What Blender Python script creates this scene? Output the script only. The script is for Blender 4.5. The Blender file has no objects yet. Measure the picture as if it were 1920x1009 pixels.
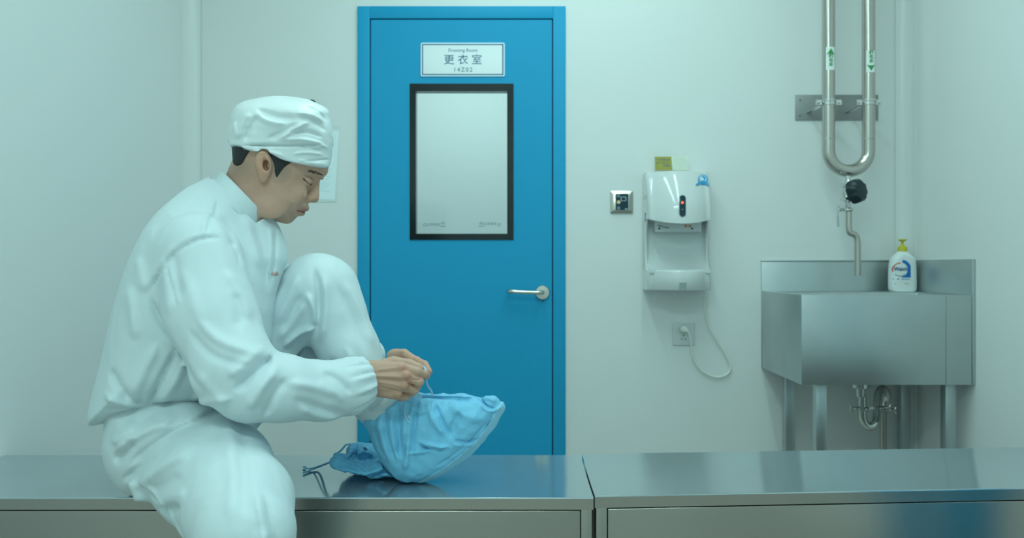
import bpy, bmesh, math, random
import numpy as np
from mathutils import Vector, Matrix, noise as mnoise

random.seed(7)
SC = bpy.context.scene
COL = SC.collection
FPX, CX, CY, HC = 1528.0, 985.0, 500.0, 0.95      # focal length in pixels of a 1920 frame, vanishing point, camera height
BENCH = 0.45                                       # bench height
WALL = 3.32                                        # distance of the back wall
f32 = np.float32

def P(px, py, d):
    """World point seen at photo pixel (px, py) at distance d along the room."""
    return Vector(((px - CX) * d / FPX, d, HC - (py - CY) * d / FPX))

# ------------------------------------------------------------------ tagging
def tag(o, label=None, cat=None, group=None, kind=None):
    if label: o['label'] = label
    if cat: o['category'] = cat
    if group: o['group'] = group
    if kind: o['kind'] = kind
    return o

def empty(name, loc=(0, 0, 0), rz=0.0):
    o = bpy.data.objects.new(name, None)
    o.empty_display_size = 0.05
    COL.objects.link(o)
    o.location = loc
    o.rotation_euler = (0, 0, rz)
    return o

def link(name, me, mat, parent=None, smooth=True):
    o = bpy.data.objects.new(name, me)
    COL.objects.link(o)
    if mat is not None and not me.materials:
        me.materials.append(mat)
    if smooth:
        me.polygons.foreach_set('use_smooth', [True] * len(me.polygons))
    if parent is not None:
        o.parent = parent
        if parent.type == 'EMPTY':
            pm = Matrix.Translation(parent.location) @ parent.rotation_euler.to_matrix().to_4x4()
            o.matrix_parent_inverse = pm.inverted()
    return o

# ------------------------------------------------------------------ hard-surface mesh builder
class MB:
    def __init__(self):
        self.v, self.f = [], []

    def add(self, vs, fs):
        n = len(self.v)
        self.v += [Vector(p) for p in vs]
        self.f += [tuple(i + n for i in f) for f in fs]
        return self

    def box(self, x0, x1, y0, y1, z0, z1):
        vs = [(x, y, z) for z in (z0, z1) for y in (y0, y1) for x in (x0, x1)]
        return self.add(vs, [(0, 2, 3, 1), (4, 5, 7, 6), (0, 1, 5, 4), (2, 6, 7, 3), (0, 4, 6, 2), (1, 3, 7, 5)])

    def loft(self, rings, cap=True, closed=True):
        n = len(rings[0])
        vs, fs = [], []
        for r in rings: vs += list(r)
        for i in range(len(rings) - 1):
            for k in range(n if closed else n - 1):
                a, b = i * n + k, i * n + (k + 1) % n
                fs.append((a, b, b + n, a + n))
        if cap:
            fs.append(tuple(range(n - 1, -1, -1)))
            m = (len(rings) - 1) * n
            fs.append(tuple(range(m, m + n)))
        return self.add(vs, fs)

    def prism(self, pts, ext):
        """Closed polygon of 3-D points extruded by the vector ext."""
        e = Vector(ext)
        return self.loft([[Vector(p) for p in pts], [Vector(p) + e for p in pts]])

    def cyl(self, a, b, r0, r1=None, n=24, cap=True):
        return self.tube([a, b], r0 if r1 is None else [r0, r1], n, cap)

    def tube(self, pts, r, n=12, cap=True, smooth=0, flat=1.0):
        pts = [Vector(p) for p in pts]
        rs = list(r) if isinstance(r, (list, tuple)) else [r] * len(pts)
        for _ in range(smooth):
            q, s = [pts[0]], [rs[0]]
            for i in range(len(pts) - 1):
                q += [pts[i] * .75 + pts[i + 1] * .25, pts[i] * .25 + pts[i + 1] * .75]
                s += [rs[i] * .75 + rs[i + 1] * .25, rs[i] * .25 + rs[i + 1] * .75]
            q.append(pts[-1]); s.append(rs[-1])
            pts, rs = q, s
        t0 = (pts[1] - pts[0]).normalized()
        up = Vector((0, 0, 1)) if abs(t0.z) < .9 else Vector((0, 1, 0))
        nrm = (up - t0 * up.dot(t0)).normalized()
        rings = []
        for i, p in enumerate(pts):
            t = (pts[min(i + 1, len(pts) - 1)] - pts[max(i - 1, 0)])
            t = t.normalized() if t.length > 1e-9 else t0
            nrm = (nrm - t * nrm.dot(t))
            nrm = nrm.normalized()
            bi = t.cross(nrm)
            rings.append([p + (nrm * math.cos(2 * math.pi * k / n) * flat + bi * math.sin(2 * math.pi * k / n)) * rs[i] for k in range(n)])
        return self.loft(rings, cap)

    def lathe(self, prof, c, axis=(0, 0, 1), n=32, cap=True):
        ax = Vector(axis).normalized()
        u = ax.orthogonal().normalized(); w = ax.cross(u)
        c = Vector(c)
        rings = [[c + ax * h + (u * math.cos(2 * math.pi * k / n) + w * math.sin(2 * math.pi * k / n)) * max(r, 1e-5) for k in range(n)] for r, h in prof]
        return self.loft(rings, cap)

    def mesh(self, name, bevel=0.0, seg=2, ang=30):
        bm = bmesh.new()
        vs = [bm.verts.new(p) for p in self.v]
        bm.verts.ensure_lookup_table()
        for f in self.f:
            try: bm.faces.new([vs[i] for i in f])
            except ValueError: pass
        bmesh.ops.recalc_face_normals(bm, faces=bm.faces)
        if bevel > 0:
            es = [e for e in bm.edges if len(e.link_faces) == 2 and e.calc_face_angle(0) > math.radians(ang)]
            bmesh.ops.bevel(bm, geom=es, offset=bevel, segments=seg, affect='EDGES', profile=.5, clamp_overlap=True)
        me = bpy.data.meshes.new(name)
        bm.to_mesh(me); bm.free()
        return me

    def build(self, name, mat, parent=None, bevel=0.0, seg=2, smooth=True, ang=30, sharp=40):
        me = self.mesh(name, bevel, seg, ang)
        o = link(name, me, mat, parent, smooth)
        if smooth:
            try: me.set_sharp_from_angle(angle=math.radians(sharp))
            except Exception: pass
        return o

def rrect(x0, x1, z0, z1, r, y, n=6):
    """Rounded rectangle in a plane of constant y."""
    out = []
    for cx, cz, a0 in ((x1 - r, z1 - r, 0), (x0 + r, z1 - r, 90), (x0 + r, z0 + r, 180), (x1 - r, z0 + r, 270)):
        for k in range(n + 1):
            a = math.radians(a0 + 90 * k / n)
            out.append(Vector((cx + r * math.cos(a), y, cz + r * math.sin(a))))
    return out

def text_mesh(body, size, loc, depth=0.0006, rot=(math.pi / 2, 0, 0), spacing=1.0, align='CENTER', bold=0.0, sx=1.0):
    """Lettering as real, slightly raised mesh."""
    c = bpy.data.curves.new('lettering', 'FONT')
    c.body = body; c.size = size; c.align_x = align; c.align_y = 'CENTER'
    c.space_character = spacing; c.extrude = depth; c.offset = bold; c.resolution_u = 3
    o = bpy.data.objects.new('lettering', c)
    COL.objects.link(o)
    bpy.context.view_layer.update()
    me = bpy.data.meshes.new_from_object(o.evaluated_get(bpy.context.evaluated_depsgraph_get()))
    bpy.data.objects.remove(o); bpy.data.curves.remove(c)
    me.transform(Matrix.Translation(loc) @ Matrix((Vector((1, 0, 0)), Vector((0, 1, 0)), Vector((0, 0, 1)))).to_4x4() @ __import__('mathutils').Euler(rot).to_matrix().to_4x4() @ Matrix.Diagonal((sx, 1, 1, 1)))
    me.materials.clear()
    return me

def letter(name, mat, parent, *a, **k):
    return link(name, text_mesh(*a, **k), mat, parent, smooth=False)

# ------------------------------------------------------------------ materials
def mat(name, col, rough=.5, metal=0.0, bump=None, spec=.5, var=None, emis=None, emis_s=0, sss=0, sheen=0, trans=0, ior=1.45, coat=0, aniso=0, alpha=1.0):
    m = bpy.data.materials.new(name)
    m.use_nodes = True
    nt = m.node_tree
    b = nt.nodes['Principled BSDF']
    b.inputs['Base Color'].default_value = (*col, 1)
    b.inputs['Roughness'].default_value = rough
    b.inputs['Metallic'].default_value = metal
    b.inputs['Specular IOR Level'].default_value = spec
    b.inputs['IOR'].default_value = ior
    b.inputs['Transmission Weight'].default_value = trans
    b.inputs['Coat Weight'].default_value = coat
    b.inputs['Coat Roughness'].default_value = .08
    b.inputs['Sheen Weight'].default_value = sheen
    b.inputs['Anisotropic'].default_value = aniso
    if sss:
        b.inputs['Subsurface Weight'].default_value = sss
        b.inputs['Subsurface Radius'].default_value = (.012, .005, .003)
        b.inputs['Subsurface Scale'].default_value = .6
    if emis:
        b.inputs['Emission Color'].default_value = (*emis, 1)
        b.inputs['Emission Strength'].default_value = emis_s
    tc = nt.nodes.new('ShaderNodeTexCoord')
    if var:                                # (scale, amount): slight real unevenness of the paint or metal
        sc, am = var[0], var[1]
        mp = nt.nodes.new('ShaderNodeMapping')
        mp.inputs['Scale'].default_value = var[2] if len(var) > 2 else (1, 1, 1)
        nz = nt.nodes.new('ShaderNodeTexNoise'); nz.inputs['Scale'].default_value = sc; nz.inputs['Detail'].default_value = 4
        mx = nt.nodes.new('ShaderNodeMixRGB'); mx.blend_type = 'MULTIPLY'; mx.inputs['Color1'].default_value = (*col, 1); mx.inputs['Fac'].default_value = 1
        rp = nt.nodes.new('ShaderNodeMapRange'); rp.inputs['To Min'].default_value = 1 - am; rp.inputs['To Max'].default_value = 1 + am
        nt.links.new(tc.outputs['Object'], mp.inputs['Vector']); nt.links.new(mp.outputs[0], nz.inputs['Vector'])
        nt.links.new(nz.outputs['Fac'], rp.inputs['Value']); nt.links.new(rp.outputs[0], mx.inputs['Color2'])
        nt.links.new(mx.outputs[0], b.inputs['Base Color'])
    if bump:                               # list of (scale, strength, distance, stretch)
        prev = None
        for sc, st, di, strx in bump:
            mp = nt.nodes.new('ShaderNodeMapping'); mp.inputs['Scale'].default_value = strx
            nz = nt.nodes.new('ShaderNodeTexNoise'); nz.inputs['Scale'].default_value = sc; nz.inputs['Detail'].default_value = 3
            bp = nt.nodes.new('ShaderNodeBump'); bp.inputs['Strength'].default_value = st; bp.inputs['Distance'].default_value = di
            nt.links.new(tc.outputs['Object'], mp.inputs['Vector']); nt.links.new(mp.outputs[0], nz.inputs['Vector'])
            nt.links.new(nz.outputs['Fac'], bp.inputs['Height'])
            if prev: nt.links.new(prev.outputs[0], bp.inputs['Normal'])
            prev = bp
        nt.links.new(prev.outputs[0], b.inputs['Normal'])
    return m

U1 = (1, 1, 1)
M = {}
M['wall'] = mat('wall_panel', (.80, .81, .80), .42, bump=[(3, .12, .004, U1)], spec=.35)
M['white'] = mat('white_paint', (.82, .83, .82), .5)
M['floor'] = mat('floor_vinyl', (.52, .50, .46), .35, var=(4, .05))
M['cove'] = mat('aluminium_cove', (.78, .80, .79), .28, spec=.5)
M['blue'] = mat('blue_door_paint', (.018, .345, .61), .5, spec=.25, bump=[(180, .06, .0006, U1), (2.2, .10, .004, U1)])
M['gap'] = mat('dark_gap', (.004, .03, .05), .6)
M['black'] = mat('black_glass_border', (.004, .012, .016), .12)
M['glass'] = mat('window_glass', (.95, .98, .97), .0, trans=1, ior=1.45)
M['ink'] = mat('navy_ink', (.006, .10, .23), .6)
M['greyink'] = mat('grey_ink', (.12, .2, .25), .6)
M['plate'] = mat('sign_acrylic', (.80, .84, .86), .18)
M['plate_edge'] = mat('sign_border', (.70, .88, .98), .3)
M['steel'] = mat('brushed_steel_shaded', (.405, .375, .345), .20, 1, bump=[(60, .05, .001, (1, 40, 40)), (2.0, .10, .006, U1)], var=(3, .08))  # darker, warmer copy of the bench metal: shade of its front in the colour
M['steel_lit_top'] = mat('brushed_steel_lit', (.51, .585, .62), .10, .76, bump=[(60, .010, .001, (1, 40, 40)), (2.6, .16, .006, U1)], var=(3, .06))  # same metal as the bench front, with the light on top put into the colour
M['steel_dull'] = mat('dull_steel', (.50, .55, .56), .38, 1, bump=[(50, .06, .001, (1, 30, 30))], var=(5, .14))
M['plate_dull'] = mat('dull_plate', (.34, .35, .35), .48, 1, var=(9, .2))
M['pipe'] = mat('polished_pipe', (.54, .50, .46), .25, 1)
M['chrome'] = mat('chrome', (.66, .65, .63), .14, 1)
M['satin'] = mat('satin_handle', (.66, .63, .57), .26, 1)
M['abs'] = mat('white_abs', (.70, .72, .715), .13, spec=.5, coat=.3)
M['abs2'] = mat('white_abs_inner', (.66, .69, .69), .2)
M['smoke'] = mat('smoked_window', (.015, .045, .06), .1)
M['led'] = mat('red_led', (.9, .05, .02), .4, emis=(1, .08, .03), emis_s=3)
M['dark'] = mat('dark_plastic', (.008, .02, .026), .45)
M['knob'] = mat('black_knob', (.008, .022, .032), .38)
M['grey'] = mat('grey_sticker', (.30, .36, .36), .5)
M['cyan'] = mat('badge_blue', (.05, .33, .60), .4)
M['orange'] = mat('orange_tag', (.75, .16, .05), .5)
M['cream'] = mat('cream_lens', (.85, .62, .34), .3)
M['screen'] = mat('dark_screen', (.006, .035, .055), .12)
M['icon'] = mat('icon_print', (.38, .46, .52), .4)
M['cable'] = mat('white_cable', (.83, .84, .78), .35)
M['olive'] = mat('olive_card', (.40, .36, .085), .6, var=(60, .25))
M['lattice'] = mat('pale_packet', (.85, .90, .74), .4)
M['green'] = mat('green_arrow', (.05, .30, .10), .5)
M['labelw'] = mat('white_label', (.88, .92, .88), .4)
M['bottle'] = mat('white_bottle', (.86, .90, .90), .28)
M['yellow'] = mat('yellow_pump', (.66, .58, .06), .3)
M['bblue'] = mat('label_blue', (.01, .18, .55), .35)
M['bred'] = mat('label_red', (.80, .16, .05), .4)
M['paper'] = mat('paper', (.84, .93, .96), .6)
M['sleeve'] = mat('paper_sleeve', (.72, .78, .77), .3)
M['skin'] = None
M['hair'] = mat('black_hair', (.012, .012, .014), .5, bump=[(300, .6, .002, (1, 1, .2))])
M['brow'] = mat('brow_hair', (.045, .036, .032), .6)
M['lash'] = mat('lash', (.02, .014, .012), .6)
M['cloth'] = mat('white_poly_cloth', (.66, .745, .775), .56, bump=[(16, .10, .010, (1, 1, .55)), (1100, .08, .0004, U1)], sheen=.1, spec=.35)
M['capcloth'] = mat('white_cap_cloth', (.76, .82, .83), .34, bump=[(20, .12, .008, (.5, .5, 1.3))], spec=.5)
M['lace'] = mat('pale_blue_lace', (.42, .62, .78), .6)

def stripes(name, col, col2, ax, scale):
    m = mat(name, col, .62, bump=[(26, .30, .010, U1), (70, .15, .003, U1)], sheen=.1)
    nt = m.node_tree; b = nt.nodes['Principled BSDF']
    tc = nt.nodes.new('ShaderNodeTexCoord'); mp = nt.nodes.new('ShaderNodeMapping')
    mp.inputs['Rotation'].default_value = ax
    w = nt.nodes.new('ShaderNodeTexWave'); w.wave_type = 'BANDS'; w.bands_direction = 'X'
    w.inputs['Scale'].default_value = scale; w.inputs['Distortion'].default_value = .6; w.inputs['Detail Scale'].default_value = .3
    r = nt.nodes.new('ShaderNodeValToRGB')
    r.color_ramp.elements[0].position = .70; r.color_ramp.elements[0].color = (*col, 1)
    r.color_ramp.elements[1].position = .95; r.color_ramp.elements[1].color = (*col2, 1)
    nt.links.new(tc.outputs['Object'], mp.inputs['Vector']); nt.links.new(mp.outputs[0], w.inputs['Vector'])
    nt.links.new(w.outputs['Fac'], r.inputs[0]); nt.links.new(r.outputs[0], b.inputs['Base Color'])
    return m
M['boot'] = stripes('blue_striped_cloth', (.18, .53, .77), (.245, .60, .83), (0, math.radians(22), 0), 88)
M['boot_sole'] = stripes('pale_blue_sole_cloth', (.26, .58, .76), (.33, .65, .82), (0, math.radians(40), 0), 62)
M['boot2'] = stripes('blue_striped_cloth_lying', (.15, .50, .75), (.20, .57, .81), (0, math.radians(70), 0), 62)

def skin_material():
    m = mat('skin', (.56, .345, .225), .46, sss=.12, bump=[(420, .10, .0005, U1), (60, .05, .001, U1)], spec=.4)
    nt = m.node_tree; b = nt.nodes['Principled BSDF']
    at = nt.nodes.new('ShaderNodeVertexColor'); at.layer_name = 'complexion'
    nz = nt.nodes.new('ShaderNodeTexNoise'); nz.inputs['Scale'].default_value = 38
    tc = nt.nodes.new('ShaderNodeTexCoord')
    mr = nt.nodes.new('ShaderNodeMapRange'); mr.inputs['To Min'].default_value = .93; mr.inputs['To Max'].default_value = 1.07
    mx = nt.nodes.new('ShaderNodeMixRGB'); mx.blend_type = 'MULTIPLY'; mx.inputs['Fac'].default_value = 1
    nt.links.new(tc.outputs['Object'], nz.inputs['Vector']); nt.links.new(nz.outputs['Fac'], mr.inputs['Value'])
    nt.links.new(at.outputs['Color'], mx.inputs['Color1']); nt.links.new(mr.outputs[0], mx.inputs['Color2'])
    nt.links.new(mx.outputs[0], b.inputs['Base Color'])
    return m
M['skin'] = skin_material()
EXPOSURE = -0.08
# ------------------------------------------------------------------ camera and light
cam = bpy.data.cameras.new('camera'); camo = bpy.data.objects.new('camera', cam); COL.objects.link(camo)
camo.location = (0, 0, HC); camo.rotation_euler = (math.pi / 2, 0, 0)
cam.sensor_width = 36; cam.sensor_fit = 'HORIZONTAL'; cam.lens = 36 * FPX / 1920
cam.shift_x = -(CX - 960) / 1920; cam.shift_y = (CY - 504.5) / 1920
cam.clip_start = .02
cam.dof.use_dof = True; cam.dof.focus_distance = 1.83; cam.dof.aperture_fstop = 4.2
SC.camera = camo
SC.view_settings.view_transform = 'Standard'; SC.view_settings.look = 'None'
SC.view_settings.gamma = 1; SC.view_settings.use_curve_mapping = False
SC.view_settings.exposure = EXPOSURE
SC.cycles.max_bounces = 8; SC.cycles.diffuse_bounces = 5; SC.cycles.glossy_bounces = 5
SC.cycles.use_denoising = True
SC.cycles.sample_clamp_indirect = 6
w = bpy.data.worlds.new('world'); SC.world = w; w.use_nodes = True
w.node_tree.nodes['Background'].inputs[0].default_value = (.25, .4, .4, 1)
w.node_tree.nodes['Background'].inputs[1].default_value = .05
LCOL = (.66, 1.0, .975)
CEIL = 2.8
def area(name, x, y, z, sx, sy, power, col=LCOL):
    l = bpy.data.lights.new(name, 'AREA'); l.shape = 'RECTANGLE'; l.size = sx; l.size_y = sy; l.energy = power; l.color = col
    o = bpy.data.objects.new(name, l); COL.objects.link(o); o.location = (x, y, z)
    return o
for lx in (-.16, .52):
    area('ceiling_or_fill_lamp', lx, 1.95, CEIL - .012, .11, 1.9, 13.5)
area('ceiling_or_fill_lamp', -.25, -.45, CEIL - .012, 1.3, .3, 34)  # fill lamp added behind the camera to light the fronts, no fixture seen
area('corridor_lamp', -.3, 4.0, 2.43, .9, .5, 13)

# ------------------------------------------------------------------ room shell
XL, XR, YR = -1.38, 1.565, -1.5
DX0, DX1 = (671 - CX) / FPX * WALL, (1060 - CX) / FPX * WALL       # door frame, outer
DZ = HC - (13 - CY) / FPX * WALL
WX0, WX1 = (769 - CX) / FPX * WALL, (963 - CX) / FPX * WALL
WZ0, WZ1 = HC - (450 - CY) / FPX * WALL, HC - (158 - CY) / FPX * WALL
S = dict(kind='structure')
m = MB()
T_ = .08
m.box(XL - .1, DX0, WALL, WALL + T_, 0, CEIL); m.box(DX1, XR + .1, WALL, WALL + T_, 0, CEIL); m.box(DX0, DX1, WALL, WALL + T_, DZ, CEIL)
tag(m.build('wall_back', M['wall']), **S)
tag(MB().box(XL - .1, XL, YR, WALL, 0, CEIL).build('wall_left', M['wall']), **S)
tag(MB().box(XR, XR + .1, YR, WALL, 0, CEIL).build('wall_right', M['wall']), **S)
tag(MB().box(XL - .1, XR + .1, YR - .1, YR, 0, CEIL).build('wall_rear', M['wall']), **S)
tag(MB().box(XL - .1, XR + .1, YR - .1, WALL + T_, -.1, 0).build('floor', M['floor']), **S)
tag(MB().box(XL - .1, XR + .1, YR - .1, WALL + T_, CEIL, CEIL + .1).build('ceiling', M['white']), **S)
# the corridor beyond the door
m = MB()
m.box(-1.6, 1.2, 4.75, 4.8, 0, 2.5); m.box(-1.65, -1.6, WALL + T_, 4.8, 0, 2.5); m.box(1.2, 1.25, WALL + T_, 4.8, 0, 2.5)
m.box(-1.65, 1.25, WALL + T_, 4.8, 2.45, 2.55); m.box(-1.65, 1.25, WALL + T_, 4.8, -.1, 0)
tag(m.build('wall_corridor', M['wall']), **S)
# coved corner profiles: a concave quarter round with a raised bead on each edge
def cove(name, x, sx):
    r = .055
    pts = [Vector((x, WALL, 0)), Vector((x + sx * r, WALL, 0)), Vector((x + sx * r, WALL - .004, 0)), Vector((x + sx * (r - .005), WALL - .004, 0))]
    for k in range(11):
        a = math.radians(90 * k / 10)
        c = Vector((x + sx * (r + .004), WALL - r - .004, 0))
        pts.append(c + Vector((-sx * math.sin(a) * r, math.cos(a) * r, 0)))
    pts += [Vector((x + sx * .004, WALL - r + .003, 0)), Vector((x + sx * .004, WALL - r - .004, 0)), Vector((x, WALL - r - .004, 0))]
    tag(MB().prism(pts, (0, 0, CEIL)).build(name, M['cove']), **S)
cove('trim_1', XL, 1); cove('trim_2', XR, -1)
# panel joints beside and above the door: narrow raised sealant beads
m = MB()
for x in (DX0 - .004, DX1 + .002):
    m.box(x, x + .003, WALL - .0012, WALL + .002, DZ if False else 0, CEIL)
tag(m.build('trim_3', M['white']), **S)

# ------------------------------------------------------------------ the blue door
door = tag(empty('door_1', ((DX0 + DX1) / 2, WALL, 0)), 'blue metal door with a window, a lever handle and a white sign', 'door', **S)
LX0, LX1 = (694 - CX) / FPX * WALL, (1037 - CX) / FPX * WALL
LZ = HC - (36 - CY) / FPX * WALL
FY = WALL - .012
m = MB()
m.box(DX0, LX0, FY, WALL + T_, 0, DZ); m.box(LX1, DX1, FY, WALL + T_, 0, DZ); m.box(LX0, LX1, FY, WALL + T_, LZ, DZ)
m.build('door_frame', M['blue'], door, bevel=.002)
MB().box(LX0, LX1, WALL + .035, WALL + .06, 0, LZ).add([], []) if False else None
g = .005
m = MB()
LY0, LY1 = WALL - .008, WALL + .035
m.box(LX0 + g, WX0, LY0, LY1, .006, LZ - g); m.box(WX1, LX1 - g, LY0, LY1, .006, LZ - g)
m.box(WX0, WX1, LY0, LY1, .006, WZ0); m.box(WX0, WX1, LY0, LY1, WZ1, LZ - g)
m.build('door_leaf', M['blue'], door)
m = MB()   # rubber seal seen in the gap round the leaf
m.box(LX0, LX0 + g, LY0 + .012, LY1, 0, LZ); m.box(LX1 - g, LX1, LY0 + .012, LY1, 0, LZ); m.box(LX0, LX1, LY0 + .012, LY1, LZ - g, LZ)
m.build('door_seal', M['gap'], door)
# window: black border, glass pane, etched maker's marks
GX0, GX1 = (780.5 - CX) / FPX * WALL, (951 - CX) / FPX * WALL
GZ0, GZ1 = HC - (438.5 - CY) / FPX * WALL, HC - (172 - CY) / FPX * WALL
m = MB()
BY0, BY1 = WALL - .0115, WALL + .036
m.box(WX0, GX0, BY0, BY1, WZ0, WZ1); m.box(GX1, WX1, BY0, BY1, WZ0, WZ1); m.box(GX0, GX1, BY0, BY1, WZ0, GZ0); m.box(GX0, GX1, BY0, BY1, GZ1, WZ1)
wf = m.build('window_border', M['black'], door)
MB().box(GX0 - .002, GX1 + .002, WALL - .0105, WALL - .0065, GZ0 - .002, GZ1 + .002).build('window_pane', M['glass'], wf, smooth=False)
def etched(px, flip):
    a = lambda x, y: P(x, y, WALL - .0112)
    m = MB()
    def ring(x, y, r):
        c = a(x, y)
        m.loft([[c + Vector((math.cos(t * .5236) * q, dy, math.sin(t * .5236) * q)) for t in range(12)] for q, dy in ((r, 0), (r * .72, 0), (r * .72, .0004), (r, .0004), (r, 0))], cap=False)
    s = -1 if flip else 1
    c = a(px, 421)
    for dx in (-2.2, 2.2):
        ring(px + dx, 419.5, .0042)
    ring(px, 416.8, .0034)
    m.box(c.x - .011, c.x + .011, c.y, c.y + .0004, c.z - .009, c.z - .0065)
    ring(px + s * 34, 421.5, .0065)
    return m.build('etched_mark', M['greyink'], wf, smooth=False)
etched(902, False); etched(830.5, True)
letter('etched_text', M['greyink'], wf, '洁净钢板', .0135, P(918.5, 420.2, WALL - .0110), depth=.0002, spacing=1.1)
letter('etched_text', M['greyink'], wf, '洁净钢板', .0135, P(812.5, 421.5, WALL - .0110), depth=.0002, spacing=1.1)
# lever handle
hp = P(1017, 548.5, LY0)
hm = MB().lathe([(.0295, 0), (.0295, .007), (.027, .010), (.012, .011)], hp, (0, -1, 0), 40).build('handle_rose', M['satin'], door)
r = .0085
pts = [hp + Vector((0, -.008, 0)), hp + Vector((0, -.040, .001)), hp + Vector((-.006, -.052, .001)), hp + Vector((-.020, -.056, .001)),
       hp + Vector((-.07, -.057, .003)), hp + Vector((-.118, -.056, .005)), hp + Vector((-.132, -.052, .006)), hp + Vector((-.137, -.038, .006)), hp + Vector((-.137, -.022, .006))]
MB().tube(pts, r, 16, smooth=2).build('door_handle', M['satin'], door)
MB().cyl(hp + Vector((.0015, -.001, -.034)), hp + Vector((.0015, .001, -.034)), .0028).build('screw_cap', M['gap'], door)

# sign plate on the door
sx0, sx1, sz0, sz1 = (789.5 - CX) / FPX * WALL, (946.5 - CX) / FPX * WALL, HC - (144.5 - CY) / FPX * WALL, HC - (81.5 - CY) / FPX * WALL
sy = LY0 - .004
sign = tag(MB().prism(rrect(sx0, sx1, sz0, sz1, .006, LY0), (0, -.004, 0)).build('door_sign', M['plate_edge']),
           'white plate lettered Dressing Room 14Z02 at the top of the blue door', 'sign')
m = MB(); i = .0055; t = .0042
for q in ((sx0 + i, sx1 - i, sz0 + i, sz0 + i + t), (sx0 + i, sx1 - i, sz1 - i - t, sz1 - i), (sx0 + i, sx0 + i + t, sz0 + i, sz1 - i), (sx1 - i - t, sx1 - i, sz0 + i, sz1 - i)):
    m.box(q[0], q[1], sy - .0006, sy + .001, q[2], q[3])
m.build('border_line', M['ink'], sign, smooth=False)
MB().box(sx0 + i + t, sx1 - i - t, sy - .0003, sy + .001, sz0 + i + t, sz1 - i - t).build('sign_face', M['plate'], sign, smooth=False)
letter('sign_text', M['ink'], sign, 'Dressing Room', .0185, P(868, 94.5, sy - .0004), depth=.0004, spacing=1.03)
letter('sign_text', M['ink'], sign, '更 衣 室', .044, P(868, 113, sy - .0004), depth=.0004)
letter('sign_text', M['ink'], sign, '14Z02', .0245, P(868, 131, sy - .0004), depth=.0004, spacing=1.28)

# a second blue door on the right-hand wall, beside the camera, seen mirrored in the steel
m = MB()
tag(MB().box(XR - .012, XR, .50, .86, 0, 2.1).box(XR - .012, XR, .93, 1.28, 0, 2.1).build('door_2', M['blue'], bevel=.002), **S)

# ------------------------------------------------------------------ notice and hook on the wall behind the person
no = tag(empty('wall_notice', P(612, 378, WALL)), 'white printed notice in a clear sleeve on the wall behind the cap and face', 'notice')
a = lambda x, y, e=0: P(x, y, WALL - .002 - e)
MB().prism([a(560, 380), a(632, 378.5), a(637, 235), a(560, 235)], (0, .0018, 0)).build('clear_sleeve', M['sleeve'], no, smooth=False)
MB().prism([a(565, 372, .001), a(627.5, 375, .001), a(636, 245, .001), a(566, 243, .001)], (0, .001, 0)).build('paper_sheet', M['paper'], no, smooth=False)
m = MB()
for k in range(22):
    y = 262 + k * 4.6
    p0, p1 = a(577, y, .0014), a(624 - k * .25 - (k % 3) * 4, y + .6, .0014)
    m.prism([p0, p1, p1 + Vector((0, 0, .0014)), p0 + Vector((0, 0, .0014))], (0, .0004, 0))
m.build('printed_lines', mat('faint_print', (.55, .62, .66), .6), no, smooth=False)
hk = P(587, 193, WALL)
tag(MB().lathe([(.011, 0), (.011, .006), (.006, .010), (.006, .018), (.009, .022), (.002, .025)], hk, (0, -1, 0), 20).build('wall_hook', M['dark']),
    'small dark knob on the wall showing just over the top of the cap', 'hook')

# ------------------------------------------------------------------ access switch
def wx(px, d=WALL): return (px - CX) / FPX * d
def wz(py, d=WALL): return HC - (py - CY) / FPX * d
sw = tag(empty('door_release_switch', P(1165, 400, WALL)), 'square metal switch plate with dark screen between door and hand dryer', 'switch')
x0, x1, z0, z1 = wx(1144), wx(1186.5), wz(400.5), wz(358.5)
MB().loft([rrect(x0, x1, z0, z1, .004, WALL), rrect(x0, x1, z0, z1, .004, WALL - .005), rrect(x0 + .012, x1 - .012, z0 + .013, z1 - .013, .003, WALL - .013)]).build('metal_plate', M['satin'], sw)
MB().prism(rrect(wx(1153.5), wx(1177), wz(394.5), wz(364), .002, WALL - .012), (0, -.002, 0)).build('screen', M['screen'], sw, smooth=False)
sy = WALL - .0142
MB().cyl(P(1160, 379, sy + .001), P(1160, 379, sy - .001), .0075).build('sensor_lens', M['cream'], sw)
m = MB()
c = P(1169, 373, sy)
m.loft([rrect(c.x - q, c.x + q, c.z - q * .78, c.z + q * .78, .003, y) for q, y in ((.0115, sy + .001), (.0115, sy - .0004), (.0082, sy - .0004), (.0082, sy + .001))], cap=False)
m.build('printed_icon', M['icon'], sw, smooth=False)
for py, rr in ((367.5, .006), (390, .006)):
    c = P(1160, py, sy); m = MB()
    m.loft([[c + Vector((math.cos(t * .3927) * q, dy, math.sin(t * .3927) * q)) for t in range(16)] for q, dy in ((rr, .001), (rr, -.0004), (rr * .6, -.0004), (rr * .6, .001))], cap=False)
    m.build('printed_icon', M['icon'], sw, smooth=False)
c = P(1174, 392, sy); m = MB(); m.box(c.x - .005, c.x + .005, sy - .0004, sy + .001, c.z - .0025, c.z + .0025)
m.build('printed_icon', M['icon'], sw, smooth=False)

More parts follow.
